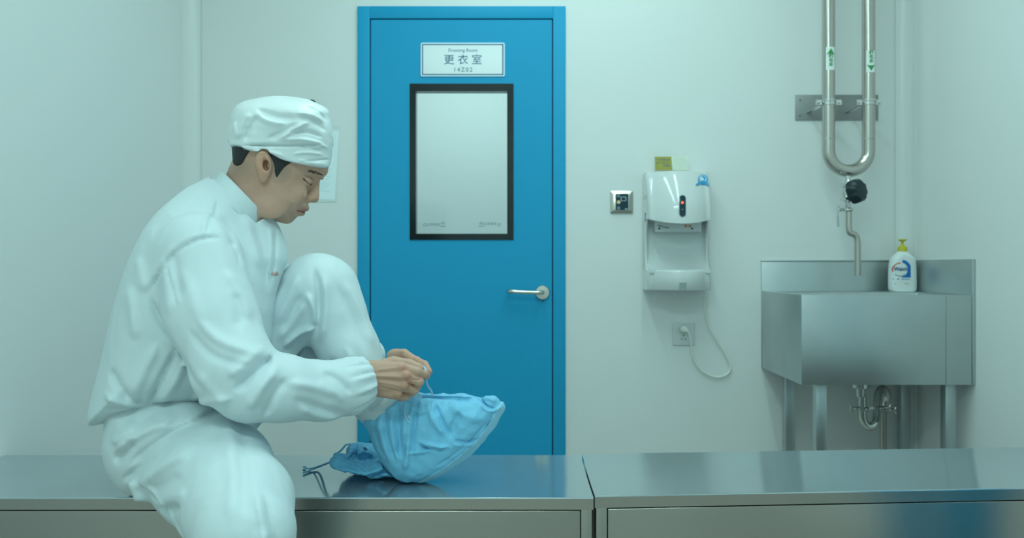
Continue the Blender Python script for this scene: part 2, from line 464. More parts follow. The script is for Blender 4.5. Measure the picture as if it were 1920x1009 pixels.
# ------------------------------------------------------------------ hand dryer
HX0, HX1 = .478, .729
HXC, HW = (HX0 + HX1) / 2, (HX1 - HX0) / 2
dr = tag(empty('hand_dryer', (HXC, WALL, .86)), 'white glossy automatic hand dryer with drip tray on the wall', 'hand dryer')
def plan(z, edge, mid, x0=HX0, x1=HX1, rc=.022, n=20):
    """D-shaped plan of the dryer at height z, from the wall round the bulging front."""
    c, w_ = (x0 + x1) / 2, (x1 - x0) / 2
    pts = [Vector((x0, WALL, z)), Vector((x0, WALL - edge + rc, z))]
    for k in range(5):
        a = math.radians(90 * k / 5)
        pts.append(Vector((x0 + rc - rc * math.cos(a), WALL - edge + rc - rc * math.sin(a), z)))
    for k in range(n + 1):
        t = -1 + 2 * k / n
        x = c + (w_ - rc) * t
        pts.append(Vector((x, WALL - edge - (mid - edge) * (1 - t * t), z)))
    for k in range(5):
        a = math.radians(90 - 90 * (k + 1) / 5)
        pts.append(Vector((x1 - rc + rc * math.cos(a), WALL - edge + rc - rc * math.sin(a), z)))
    pts += [Vector((x1, WALL, z))]
    return pts
def hood_mid(z):
    t = max(0, min(1, (1.330 - z) / .20))
    return .118 + .085 * math.sin(t * math.pi / 2) ** .85
def hood_edge(z): return hood_mid(z) - .046
def hood_y(x, z):
    t = (x - HXC) / (HW - .022); t = max(-1, min(1, t))
    return WALL - hood_edge(z) - (hood_mid(z) - hood_edge(z)) * (1 - t * t)
zs = [1.136 + (1.326 - 1.136) * k / 24 for k in range(25)]
def hood_ring(z):
    q = plan(z, hood_edge(z), hood_mid(z)); k_ = max(0, 1 - (z - zs[0]) / .05)
    for p in q:
        t = (p.x - HXC) / HW; f_ = max(0, min(1, (WALL - p.y - .09) / .05))
        p.z -= .021 * k_ * f_ * (1 - t * t)
    return q
rings = [hood_ring(z) for z in zs]
m = MB().loft(rings)
m.build('hood', M['abs'], dr, bevel=.004, seg=3, ang=50)
MB().box(HX0 + .003, HX1 - .003, WALL - .045, WALL, .862, 1.15).build('back_plate', M['abs2'], dr, bevel=.006, seg=3)
m = MB()
m.loft([plan(.858, .135, .192), plan(.862, .139, .197), plan(.930, .139, .197), plan(.934, .1375, .195), plan(.936, .135, .192)])
tray = m.build('drip_tray', M['abs'], dr, sharp=60)
for nm, a0, a1 in (('cheek', HX0 + .0012, HX0 + .008), ('cheek', HX1 - .008, HX1 - .0012)):
    prof = [(0, 1.142), (.092, 1.142), (.074, 1.10), (.066, 1.02), (.070, .975), (.085, .95), (.11, .937), (.11, .90), (0, .90)]
    MB().prism([Vector((a0, WALL - d, z)) for d, z in prof], (a1 - a0, 0, 0)).build('side_cheek', M['abs'], dr, bevel=.002)
prof = [(.04, 1.03)] + [(.045 + .10 * (1 - math.cos(t)), 1.02 - .082 * math.sin(t)) for t in [math.radians(10 * k) for k in range(10)]] + [(.145, .925), (.04, .925)]
MB().prism([Vector((HX0 + .007, WALL - d, z)) for d, z in prof], (HX1 - HX0 - .014, 0, 0)).build('tray_basin', M['abs2'], dr)
nz = MB().loft([plan(1.088, .104, .106, HX0 + .036, HX1 - .030), plan(1.142, .104, .106, HX0 + .034, HX1 - .028)]).build('air_nozzle', M['abs2'], dr)
for px in (1236, 1297.5): MB().lathe([(.004, 0), (.004, .003)], P(px, 428.5, WALL - .104), (0, -1, 0), 14).build('nozzle_hole', M['dark'], nz)
m = MB()
m.tube([P(1233, 422, WALL - .1062), P(1243, 425.5, WALL - .1062), P(1254, 427.5, WALL - .1062)], .0012, 8)
m.build('nozzle_slot', M['dark'], nz)
for px in (1290, 1298): MB().box(P(px, 423, 3.17).x - .004, P(px, 423, 3.17).x + .004, WALL - .1085, WALL - .10, P(px, 423, 3.17).z - .004, P(px, 423, 3.17).z + .004).build('warning_tag', M['orange'], nz)
def on_hood(poly, name, matl, par, lift=.0012):
    """A thin decal or inlay lying on the hood's curved front; poly in photo pixels."""
    m = MB()
    def drop(px, py):
        y = WALL - .19
        for _ in range(5):
            q = P(px, py, y); y = hood_y(q.x, q.z)
        return P(px, py, y)
    cx = sum(p[0] for p in poly) / len(poly); cy = sum(p[1] for p in poly) / len(poly)
    dense = []
    for i in range(len(poly)):
        p, r = poly[i], poly[(i + 1) % len(poly)]
        k_ = max(1, int(math.hypot(r[0] - p[0], r[1] - p[1]) / 2))
        dense += [(p[0] + (r[0] - p[0]) * j / k_, p[1] + (r[1] - p[1]) * j / k_) for j in range(k_)]
    up_ = Vector((0, -lift, 0))
    rings_ = [[drop(x, y) + Vector((0, .002, 0)) for x, y in dense]]
    for f_ in (1.0, .8, .6, .4, .2, .02):
        rings_.append([drop(cx + (x - cx) * f_, cy + (y - cy) * f_) + up_ for x, y in dense])
    m.loft(rings_)
    return m.build(name, matl, par, smooth=False)
def stadium(cx, y0, y1, r, n=10):
    return [(cx + r * math.cos(math.pi * k / n), y0 + r - r * math.sin(math.pi * k / n)) for k in range(n + 1)] + [(cx - r * math.cos(math.pi * k / n), y1 - r + r * math.sin(math.pi * k / n)) for k in range(n + 1)]
sn = on_hood(stadium(1279.7, 366, 406.5, 6), 'sensor_window', M['smoke'], dr)
circ = lambda cx, cy, r, n=14, ry=None: [(cx + r * math.cos(2 * math.pi * k / n), cy + (ry or r) * math.sin(2 * math.pi * k / n)) for k in range(n)]
on_hood(circ(1279.5, 380, 2.2), 'indicator_light', M['led'], sn, .002)
on_hood(circ(1279.5, 392.8, 1.1), 'indicator_dot', M['icon'], sn, .002)
bd = on_hood(circ(1318, 337, 9.4, 24, 10), 'badge', M['cyan'], dr)
on_hood(circ(1317.5, 335.5, 6.6, 24, 6.8), 'badge_ring', M['plate_edge'], bd, .0016)
on_hood(circ(1317.5, 335.5, 5.4, 24, 5.6), 'badge_disc', M['cyan'], bd, .0020)
on_hood([(1313, 332.5), (1321, 332), (1321.5, 338.5), (1313.5, 339)], 'badge_centre', M['plate_edge'], bd, .0024)
on_hood([(1304.5, 346), (1310, 341), (1318, 339.5), (1326, 342), (1330, 348.5), (1327, 348), (1318, 345), (1309, 345.5), (1305.5, 349)], 'badge_ribbon', M['cyan'], bd, .0028)
c = P(1280.5, 536.5, WALL - .197); MB().box(c.x - .0135, c.x + .0135, WALL - .1978, WALL - .19, c.z - .013, c.z + .013).build('tray_sticker', M['grey'], tray, smooth=False)
MB().box(HX0 - .0008, HX0 + .002, WALL - .085, WALL - .06, 1.13, 1.165).build('side_slot', M['grey'], dr, smooth=False)
# power cord to the socket
cp = [P(1321, 540, WALL - .05), P(1321, 560, WALL - .045), P(1322, 585, WALL - .035), P(1328, 610, WALL - .022), P(1345, 640, WALL - .016), P(1362, 665, WALL - .013), P(1372, 688, WALL - .012), P(1365, 703, WALL - .012),
      P(1343, 709, WALL - .012), P(1318, 698, WALL - .013), P(1302, 679, WALL - .016), P(1297, 655, WALL - .022), P(1294.5, 632, WALL - .034), P(1291, 622, WALL - .040), P(1287, 618, WALL - .038)]
cord = MB().tube(cp, .0042, 10, smooth=2).build('power_cord', M['cable'], dr)
MB().tube([P(1289, 620, WALL - .040), P(1282, 617, WALL - .040), P(1281, 616.5, WALL - .012)], [.008, .0145, .015], 16).build('plug', M['cable'], cord)

so = tag(empty('wall_socket', P(1281, 648, WALL)), 'white wall socket plate under the hand dryer with a plug in it', 'socket')
MB().prism(rrect(wx(1261), wx(1301.5), wz(647), wz(605.5), .004, WALL), (0, -.009, 0)).build('socket_plate', M['abs2'], so, bevel=.002)
for px, py, an in ((1281.5, 629, 0), (1278, 636, 25), (1285, 636, -25), (1282, 610, 0)):
    c = P(px, py, WALL - .009); a = math.radians(an)
    dx = Vector((math.cos(a), 0, math.sin(a))) * .0012; dz = Vector((-math.sin(a), 0, math.cos(a))) * .004
    MB().prism([c - dx - dz, c + dx - dz, c + dx + dz, c - dx + dz], (0, -.0005, 0)).build('pin_slot', M['dark'], so, smooth=False)

# two cards standing on the dryer
def card(name, pts, d, matl, label, cat):
    q = [P(x, y, d) for x, y in pts]
    return tag(MB().prism(q, (0, .0016, 0)).build(name, matl, smooth=False), label, cat)
cd = WALL - .035
gc = card('note_card', [(1228.5, 319.5), (1260.5, 319), (1258.5, 293.8), (1228, 294)], cd, M['olive'], 'small olive green printed card leaning on top of the hand dryer', 'card')
m = MB()
for k, (y, x0_, x1_) in enumerate(((300.5, 1234, 1256), (306, 1231, 1238), (306.5, 1241, 1247), (309, 1247, 1255), (312, 1243, 1257))):
    p0, p1 = P(x0_, y, cd - .0004), P(x1_, y, cd - .0004); m.prism([p0, p1, p1 + Vector((0, 0, .003)), p0 + Vector((0, 0, .003))], (0, .0006, 0))
m.build('card_print', M['greyink'], gc, smooth=False)
pc = card('patterned_packet', [(1261, 319), (1289.5, 319), (1290, 293), (1259.5, 293.5)], cd + .004, M['lattice'], 'small pale packet with criss-cross pattern standing on the hand dryer beside the olive card', 'packet')
m = MB()
for k in range(-6, 9):
    for s in (1, -1):
        p0 = Vector((1262 + k * 5, 318)); p1 = p0 + Vector((s * 24, -24))
        lo_, hi_ = 1262, 1288.5
        def clip(a, b):
            t0, t1 = 0, 1; dx = b.x - a.x
            ta, tb = (lo_ - a.x) / dx, (hi_ - a.x) / dx
            if ta > tb: ta, tb = tb, ta
            t0, t1 = max(0, ta), min(1, tb)
            return (a + (b - a) * t0, a + (b - a) * t1) if t1 - t0 > .05 else None
        r_ = clip(p0, p1)
        if r_:
            a, b = (P(q.x, q.y, cd + .0035) for q in r_)
            m.tube([a, b], .0007, 5)
m.build('packet_pattern', M['sleeve'], pc, smooth=False)

# ------------------------------------------------------------------ sink
SX0, SX1, SY0, SY1, SZ0, SZ1 = .960, 1.552, 2.832, WALL - .016, .538, .852
sk = tag(empty('sink', ((SX0 + SX1) / 2, (SY0 + SY1) / 2, 0)), 'stainless steel box sink with backsplash on square legs in the corner', 'sink')
def rect(x0, x1, y0, y1, z): return [Vector((x0, y0, z)), Vector((x1, y0, z)), Vector((x1, y1, z)), Vector((x0, y1, z))]
m = MB()
ix0, ix1, iy0, iy1 = SX0 + .018, SX1 - .022, SY0 + .014, SY1 - .125
m.loft([rect(SX0, SX1, SY0, SY1, SZ0), rect(SX0, SX1, SY0, SY1, SZ1), rect(ix0, ix1, iy0, iy1, SZ1), rect(ix0 + .006, ix1 - .006, iy0 + .006, iy1 - .006, SZ1 - .012), rect(ix0 + .01, ix1 - .01, iy0 + .01, iy1 - .01, SZ0 + .03)])
bas = m.build('basin', M['steel_dull'], sk, bevel=.0025)
m = MB().box(SX0, XR - .001, WALL - .011, WALL - .001, SZ0, .976).box(SX1 + .001, XR - .001, SY0, WALL - .011, SZ0, .976)
m.box(SX0 - .001, XR - .001, WALL - .014, WALL - .001, .970, .977)
m.build('backsplash', M['steel_dull'], sk, bevel=.0015)
x = wx(1774, SY0); MB().box(x - .0008, x + .0008, SY0 - .0008, SY0 + .001, SZ0 + .004, SZ1 - .004).build('weld_seam', M['steel'], bas)
for lx in (1.047, 1.505):
    for ly in (2.90, 3.24):
        MB().box(lx - .019, lx + .019, ly - .019, ly + .019, .0, SZ0).build('leg', M['steel_dull'], sk, bevel=.002)
tz = lambda py, d: wz(py, d)
dd = 3.06
c = Vector((wx(1613.5, dd), dd, SZ0))
st = MB().lathe([(.033, .004), (.033, -.042), (.030, -.044), (.018, -.046), (.0165, -.075)], c, n=28).build('strainer', M['chrome'], sk)
q = lambda x, y, d=dd: P(x, y, d)
tr = MB().tube([q(1617, 744), q(1617, 768), q(1617, 786), q(1624, 799), q(1633, 801), q(1641, 795), q(1644, 782, dd + .02), q(1645, 760, dd + .04), q(1646, 742, dd + .06), q(1650, 730, dd + .08), q(1657, 729, dd + .10), q(1663, 738, dd + .12),
                q(1662, 752, dd + .13), q(1657, 768, dd + .13)], .0155, 18, smooth=2).build('trap_pipe', M['chrome'], sk)
b = q(1656, 765, dd + .13)
MB().tube([b, Vector((b.x, b.y, 0))], .0125, 16).build('waste_pipe', M['pipe'], sk)
def triclamp(c, r, side, par, wing=True):
    m = MB()
    m.lathe([(r, -.007), (r + .004, -.0065), (r + .0075, -.003), (r + .0075, .003), (r + .004, .0065), (r, .007)], c, n=26)
    a = c + Vector((side * (r + .004), -.002, 0)); b = c + Vector((side * (r + .030), -.004, 0))
    m.tube([a, b], .0035, 10)
    m.lathe([(.006, -.004), (.006, .004)], c + Vector((side * (r + .016), -.003, 0)), (1, 0, 0), 12)
    e = c + Vector((side * (r + .026), -.004, 0))
    m.tube([e + Vector((side * .004, 0, .016)), e + Vector((0, 0, .006)), e, e + Vector((0, 0, -.006)), e + Vector((side * .004, 0, -.016))], [.002, .0045, .005, .0045, .002], 8)
    m.box(c.x - side * (r + .004) - .008, c.x - side * (r + .004) + .008, c.y - .008, c.y + .004, c.z - .006, c.z + .006)
    return m.build('clamp', M['chrome'], par)
triclamp(q(1617, 766), .0165, -1, tr); triclamp(q(1646, 764, dd + .04), .0165, 1, tr); triclamp(q(1657, 768, dd + .13), .0165, 1, tr)

# ------------------------------------------------------------------ soap bottle
BD = 3.235
BCX, BZ = wx(1692, BD), SZ1
SCB = BD / FPX
bo = tag(empty('soap_bottle', (BCX, BD, BZ)), 'white hand soap pump bottle with blue label and yellow pump on the sink ledge', 'bottle')
def sup(a, b, z, n=36, e=3.0):
    out = []
    for k in range(n):
        t = 2 * math.pi * k / n
        cs, sn_ = math.cos(t), math.sin(t)
        out.append(Vector((BCX + a * math.copysign(abs(cs) ** (2 / e), cs), BD + b * math.copysign(abs(sn_) ** (2 / e), sn_), z)))
    return out
prof = [(545, 21.5), (543.5, 23.6), (540, 24.6), (530, 24.9), (510, 24.6), (495, 23.8), (488, 22.6), (482, 20), (477, 16), (473, 11), (470, 8), (466.5, 7.2)]
BB = .030
MB().loft([sup(w_ * SCB, min(BB, w_ * SCB * .9) * (1 if w_ > 16 else 1), BZ + (545 - y) * SCB, e=(3.2 if w_ > 18 else 2.2)) for y, w_ in prof]).build('bottle_body', M['bottle'], bo)
def front(px, py, lift=.0006):
    x = wx(px, BD - BB); dx = (x - BCX); a = 24.7 * SCB
    yy = BD - BB * max(0, 1 - abs(dx / a) ** 3.2) ** (1 / 3.2) - lift
    return Vector((x, yy, HC - (py - CY) / FPX * (BD - BB)))
def wrap_poly(poly, name, matl, par, lift=.0006):
    m = MB(); pts = [front(x, y, lift) for x, y in poly]; m.prism(pts, (0, .0004, 0))
    return m.build(name, matl, par, smooth=False)
def wrap_strip(outer, inner, name, matl, par, lift=.0006):
    m = MB()
    for i in range(len(outer) - 1):
        m.prism([front(*outer[i], lift), front(*outer[i + 1], lift), front(*inner[i + 1], lift), front(*inner[i], lift)], (0, .0004, 0))
    return m.build(name, matl, par, smooth=False)
lab = empty('front_label'); lab.parent = bo; lab.matrix_parent_inverse = Matrix.Translation(bo.location).inverted()
cx0, cy0 = 1688.8, 505.5
outer, inner = [], []
for k in range(17):
    t = math.radians(80 - 165 * k / 16)
    inner.append((cx0 + 13 * math.cos(t), cy0 - 13.5 * math.sin(t)))
    ox, oy = cx0 + 1 + 19 * math.cos(t), cy0 - 18.5 * math.sin(t)
    if t < 0: ox, oy = min(1707.6, cx0 + 1 + 40 * math.cos(t) if t > -.9 else cx0 + 1 + 30 * math.cos(t)), min(520.5, cy0 - 30 * math.sin(t))
    outer.append((min(ox, 1707.6), min(oy, 520.8)))
lb = wrap_strip(outer, inner, 'blue_crescent', M['bblue'], lab)
arc = lambda r, a0, a1, n=12, sy_=1.0: [(cx0 - 1 + r * math.cos(math.radians(a0 + (a1 - a0) * k / n)), cy0 - r * sy_ * math.sin(math.radians(a0 + (a1 - a0) * k / n))) for k in range(n + 1)]
wrap_strip(arc(13, 200, 85), arc(11.2, 200, 88), 'red_arc', M['bred'], lab)
wrap_strip(arc(13, 225, 315), arc(11.8, 225, 315), 'grey_arc', M['greyink'], lab)
q = front(1688.8, 504.6, .0012)
letter('brand_text', M['ink'], lab, 'Walch', .0205, q, depth=.0003, bold=.0004)
wrap_poly([(1676, 522.5), (1686, 522.5), (1686, 524.5), (1676, 524.5)], 'small_print', M['greyink'], lab, .0016)
wrap_poly([(1690, 522.8), (1706, 522.8), (1706, 524), (1690, 524)], 'small_print', M['cyan'], lab, .0016)
wrap_poly([(1679, 530.5), (1704, 530.5), (1704, 533), (1679, 533)], 'small_print', mat('label_green', (.55, .68, .40), .5), lab, .0016)
zb = lambda y: BZ + (545 - y) * SCB
MB().lathe([(8.2 * SCB, zb(471)), (8.8 * SCB, zb(467)), (8.4 * SCB, zb(462)), (5.5 * SCB, zb(460.5)), (4.2 * SCB, zb(458)), (2.6 * SCB, zb(457.5)), (2.4 * SCB, zb(451))], (BCX, BD, 0), n=26).build('pump_collar', M['yellow'], bo)
m = MB().lathe([(3 * SCB, zb(452)), (5.5 * SCB, zb(450.5)), (8.5 * SCB, zb(449)), (8.5 * SCB, zb(447.6)), (2 * SCB, zb(447))], (BCX, BD, 0), n=22)
m.tube([(BCX, BD, zb(449)), (BCX + .012, BD + .020, zb(448.6)), (BCX + .02, BD + .038, zb(449.6)), (BCX + .021, BD + .042, zb(452))], [.0055, .005, .004, .0038], 10)
m.build('pump_head', M['yellow'], bo)

# ------------------------------------------------------------------ water pipe loop, valve and spout
PD = 3.17; PS = FPX / PD
pxl, pxr = wx(1553.5, PD), wx(1628.5, PD); PR = .0243
wp = tag(empty('water_pipe', (pxl, PD, 1.3)), 'polished steel U-shaped water pipe with valve and spout above the sink', 'pipe')
zc = HC - (283 - CY) / PS
mid, rad = (pxl + pxr) / 2, (pxr - pxl) / 2
pts = [(pxl, PD, CEIL), (pxl, PD, zc + .04)] + [(mid - rad * math.cos(math.radians(a)), PD, zc - rad * math.sin(math.radians(a))) for a in range(0, 181, 9)] + [(pxr, PD, zc + .04), (pxr, PD, CEIL)]
MB().tube(pts, PR, 28).build('pipe_loop', M['pipe'], wp)
for x in (pxl, pxr): MB().lathe([(PR, -.0016), (PR + .0009, 0), (PR, .0016)], (x, PD, wz(261, PD)), n=28).build('weld_bead', M['steel_dull'], wp)
bp = MB().box(wx(1490.5), wx(1646), WALL - .004, WALL, wz(226), wz(178)).build('mounting_plate', M['plate_dull'], wp, bevel=.001)
for px, py in ((1500, 188), (1500, 217)): MB().lathe([(.004, 0), (.003, .003)], P(px, py, WALL - .004), (0, -1, 0), 10).build('plate_screw', M['steel'], bp)
for x in (pxl, pxr):
    zc_ = wz(192.5, PD)
    m = MB()
    m.lathe([(PR + .0005, -.011), (PR + .004, -.011), (PR + .004, -.004), (PR + .002, -.003), (PR + .002, .003), (PR + .004, .004), (PR + .004, .011), (PR + .0005, .011)], (x, PD, zc_), n=28)
    for s in (-1, 1):
        m.box(x + s * (PR + .013) - .011, x + s * (PR + .013) + .011, PD - .007, PD + .007, zc_ - .010, zc_ + .010)
        m.tube([(x + s * (PR + .015), PD - .022, zc_), (x + s * (PR + .015), PD + .018, zc_)], .0042, 10)
        m.lathe([(.0075, 0), (.0075, .006)], (x + s * (PR + .015), PD - .007, zc_), (0, -1, 0), 6)
    m.tube([(x - .012, PD + PR, zc_ - .003), (x - .030, WALL - .004, zc_ - .012)], .0065, 12)
    m.build('pipe_clamp', M['chrome'], wp)
def flow_label(x, px, y0, y1, up, body):
    z0_, z1_ = wz(y1, PD), wz(y0, PD)
    m = MB(); R_ = PR + .0006
    ang = [math.radians(-90 - 42 + 84 * k / 12) for k in range(13)]
    ring = lambda z, R_: [Vector((x + R_ * math.cos(a), PD + R_ * math.sin(a), z)) for a in ang]
    m.loft([ring(z0_, R_), ring(z1_, R_), ring(z1_, R_ - .001), ring(z0_, R_ - .001), ring(z0_, R_)], cap=False, closed=False)
    l = m.build('flow_label', M['labelw'], wp)
    y = PD - PR - .0012
    h = z1_ - z0_; s = 1 if up else -1; cz = (z0_ + z1_) / 2
    tip = cz + s * h * .44
    m = MB().prism([Vector((x, y, tip)), Vector((x - .0155, y + .0035, tip - s * .024)), Vector((x - .008, y, tip - s * .021)), Vector((x + .008, y, tip - s * .021)), Vector((x + .0155, y + .0035, tip - s * .024))], (0, .001, 0))
    m.build('arrow', M['green'], l, smooth=False)
    for k, ch in enumerate(body):
        zt = cz + s * h * .44 - s * .030 - s * k * .0165 if up else cz + h * .40 - k * .0165
        link('flow_text', text_mesh(ch, .0165, Vector((x, y, zt)), depth=.0003, bold=.0005), M['green'], l, smooth=False)
flow_label(pxl, 1553, 91, 133.5, True, '纯化水')
flow_label(pxr, 1628, 97.5, 138, False, '纯化水')
VD = 3.13
v = lambda x, y, d=VD: P(x, y, d)
vx = wx(1590, VD)
valve = MB().lathe([(.0105, wz(330, VD)), (.0105, wz(341, VD)), (.017, wz(343, VD)), (.017, wz(347, VD)), (.012, wz(349, VD)), (.023, wz(353, VD)), (.023, wz(368, VD)), (.012, wz(373, VD)), (.0165, wz(375, VD)), (.0165, wz(378, VD)), (.0105, wz(380, VD)), (.0105, wz(389, VD))], (vx, VD, 0), n=26)
valve.box(vx - .022, vx - .004, VD - .03, VD + .02, wz(349, VD), wz(344, VD)); valve.box(vx - .022, vx - .004, VD - .03, VD + .02, wz(376, VD), wz(371, VD))
valve = valve.build('valve_body', M['chrome'], wp, bevel=.0008)
kc = v(1595, 361, VD - .02); kax = Vector((.55, -.80, .12)).normalized()
u_ = kax.orthogonal().normalized(); w_ = kax.cross(u_)
def lob(r, h, n=48): return [kc + kax * h + (u_ * math.cos(2 * math.pi * k / n) + w_ * math.sin(2 * math.pi * k / n)) * r * (1 + .055 * math.cos(8 * 2 * math.pi * k / n)) for k in range(n)]
MB().loft([lob(.022, -.004), lob(.036, .004), lob(.0445, .010), lob(.0455, .022), lob(.043, .038), lob(.036, .047), lob(.015, .049)]).build('valve_knob', M['knob'], valve)
triclamp(Vector((vx, VD, wz(393.5, VD))), .0125, -1, valve)
MB().tube([v(1571, 404), v(1571.5, 426)], .0038, 10).tube([v(1574, 394), v(1571, 399), v(1571, 406)], .0012, 6).build('chain_pin', M['steel_dull'], valve)
MB().tube([v(1591.5, 392), v(1591.5, 412), v(1591.5, 428), v(1593, 437), v(1600, 439), v(1606, 443), v(1608, 454), v(1608, 470), v(1608, 517)], .0118, 20, smooth=2).build('spout', M['pipe'], wp)

# ------------------------------------------------------------------ steel benches
def bench(name, x0, x1, y0, y1, label, shear=0.0, sag=.002):
    root = tag(empty(name, ((x0 + x1) / 2, (y0 + y1) / 2, 0), 0), label, 'bench', 'steel changing benches across the room')
    lip = .0265
    bt = MB()
    ny_ = 28
    prof = [(y0 + .0022, BENCH - lip), (y0 + .0022, BENCH - .0030), (y0, BENCH - .0030), (y0, BENCH - .002), (y0 + .0006, BENCH - .0006), (y0 + .002, BENCH)]
    for k in range(1, ny_):
        t = -1 + 2 * k / ny_
        prof.append(((y0 + y1) / 2 + t * (y1 - y0 - .004) / 2, BENCH - sag * (1 - t * t)))
    prof += [(y1 - .002, BENCH), (y1 - .0006, BENCH - .0006), (y1, BENCH - .002), (y1, BENCH - lip)]
    bt.prism([Vector((x0, y, z)) for y, z in prof], (x1 - x0, 0, 0))
    bt = bt.build('bench_top', M['steel_lit_top'], root, sharp=9)
    MB().box(x0, x1, y0, y0 + .0021, BENCH - lip, BENCH - .0031).build('shaded_lip', M['steel'], root)  # lip of the top sheet, split off to carry the shaded steel colour
    pw = .024
    zb_ = BENCH - lip
    for a in (x0 + .003, x1 - .003 - pw):
        for b_ in (y0 + .002, y1 - .030):
            MB().box(a, a + pw, b_, b_ + .028, 0, zb_).build('post', M['steel'], root, bevel=.0015)
    MB().box(x0 + pw + .0045, x1 - pw - .0045, y0 - .0005, y0 + .014, .05, zb_ - .0022).build('front_panel', M['steel'], root, bevel=.0022, seg=3)
    MB().box(x0 + pw + .0045, x1 - pw - .0045, y1 - .016, y1 - .004, .05, zb_ - .001).build('rear_panel', M['steel'], root)
    for o in root.children:
        for v_ in o.data.vertices: v_.co.y += (v_.co.x - x0) * shear
    return root
YF, YB = 1.764, 2.163
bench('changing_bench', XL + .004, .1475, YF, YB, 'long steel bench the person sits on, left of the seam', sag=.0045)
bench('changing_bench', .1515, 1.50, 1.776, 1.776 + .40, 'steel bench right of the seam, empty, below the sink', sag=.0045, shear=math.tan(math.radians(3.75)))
# ------------------------------------------------------------------ implicit-surface sculpting
class Frame:
    """Vertical plane through a photo pixel at a distance, turned by phi; u runs along it, w away from the camera, v up."""
    def __init__(s, phi, px, d):
        a = math.radians(phi)
        s.u = Vector((math.cos(a), math.sin(a), 0)); s.w = Vector((-math.sin(a), math.cos(a), 0))
        p = P(px, CY, d)
        s.D = p.x * s.w.x + p.y * s.w.y
    def uv(s, px, py, w0=0.0):
        dx, dz = (px - CX) / FPX, -(py - CY) / FPX
        t = (s.D + w0) / (dx * s.w.x + s.w.y)
        return (t * (dx * s.u.x + s.u.y), HC + t * dz)
    def loc(s, p):
        return (p.x * s.u.x + p.y * s.u.y, p.x * s.w.x + p.y * s.w.y - s.D, p.z)
    def world(s, q):
        """q: (n,3) array of u, w, v."""
        u, w, v = q[:, 0], q[:, 1] + s.D, q[:, 2]
        return np.stack([u * s.u.x + w * s.w.x, u * s.u.y + w * s.w.y, v], 1)
    def poly(s, pts, w0=0.0, smooth=2, closed=True):
        q = [s.uv(x, y, w0) for x, y in pts]
        for _ in range(smooth):
            r, n = [], len(q)
            if not closed: r.append(q[0])
            for i in range(n if closed else n - 1):
                a, b = q[i], q[(i + 1) % n]
                r += [(a[0] * .75 + b[0] * .25, a[1] * .75 + b[1] * .25), (a[0] * .25 + b[0] * .75, a[1] * .25 + b[1] * .75)]
            if not closed: r.append(q[-1])
            q = r
        return q

def smin(a, b, k):
    if k <= 0: return np.minimum(a, b)
    h = np.maximum(k - np.abs(a - b), 0) / k
    return np.minimum(a, b) - h * h * h * k / 6
def smax(a, b, k): return -smin(-a, -b, k)
def sstep(x): x = np.clip(x, 0, 1); return x * x * (3 - 2 * x)

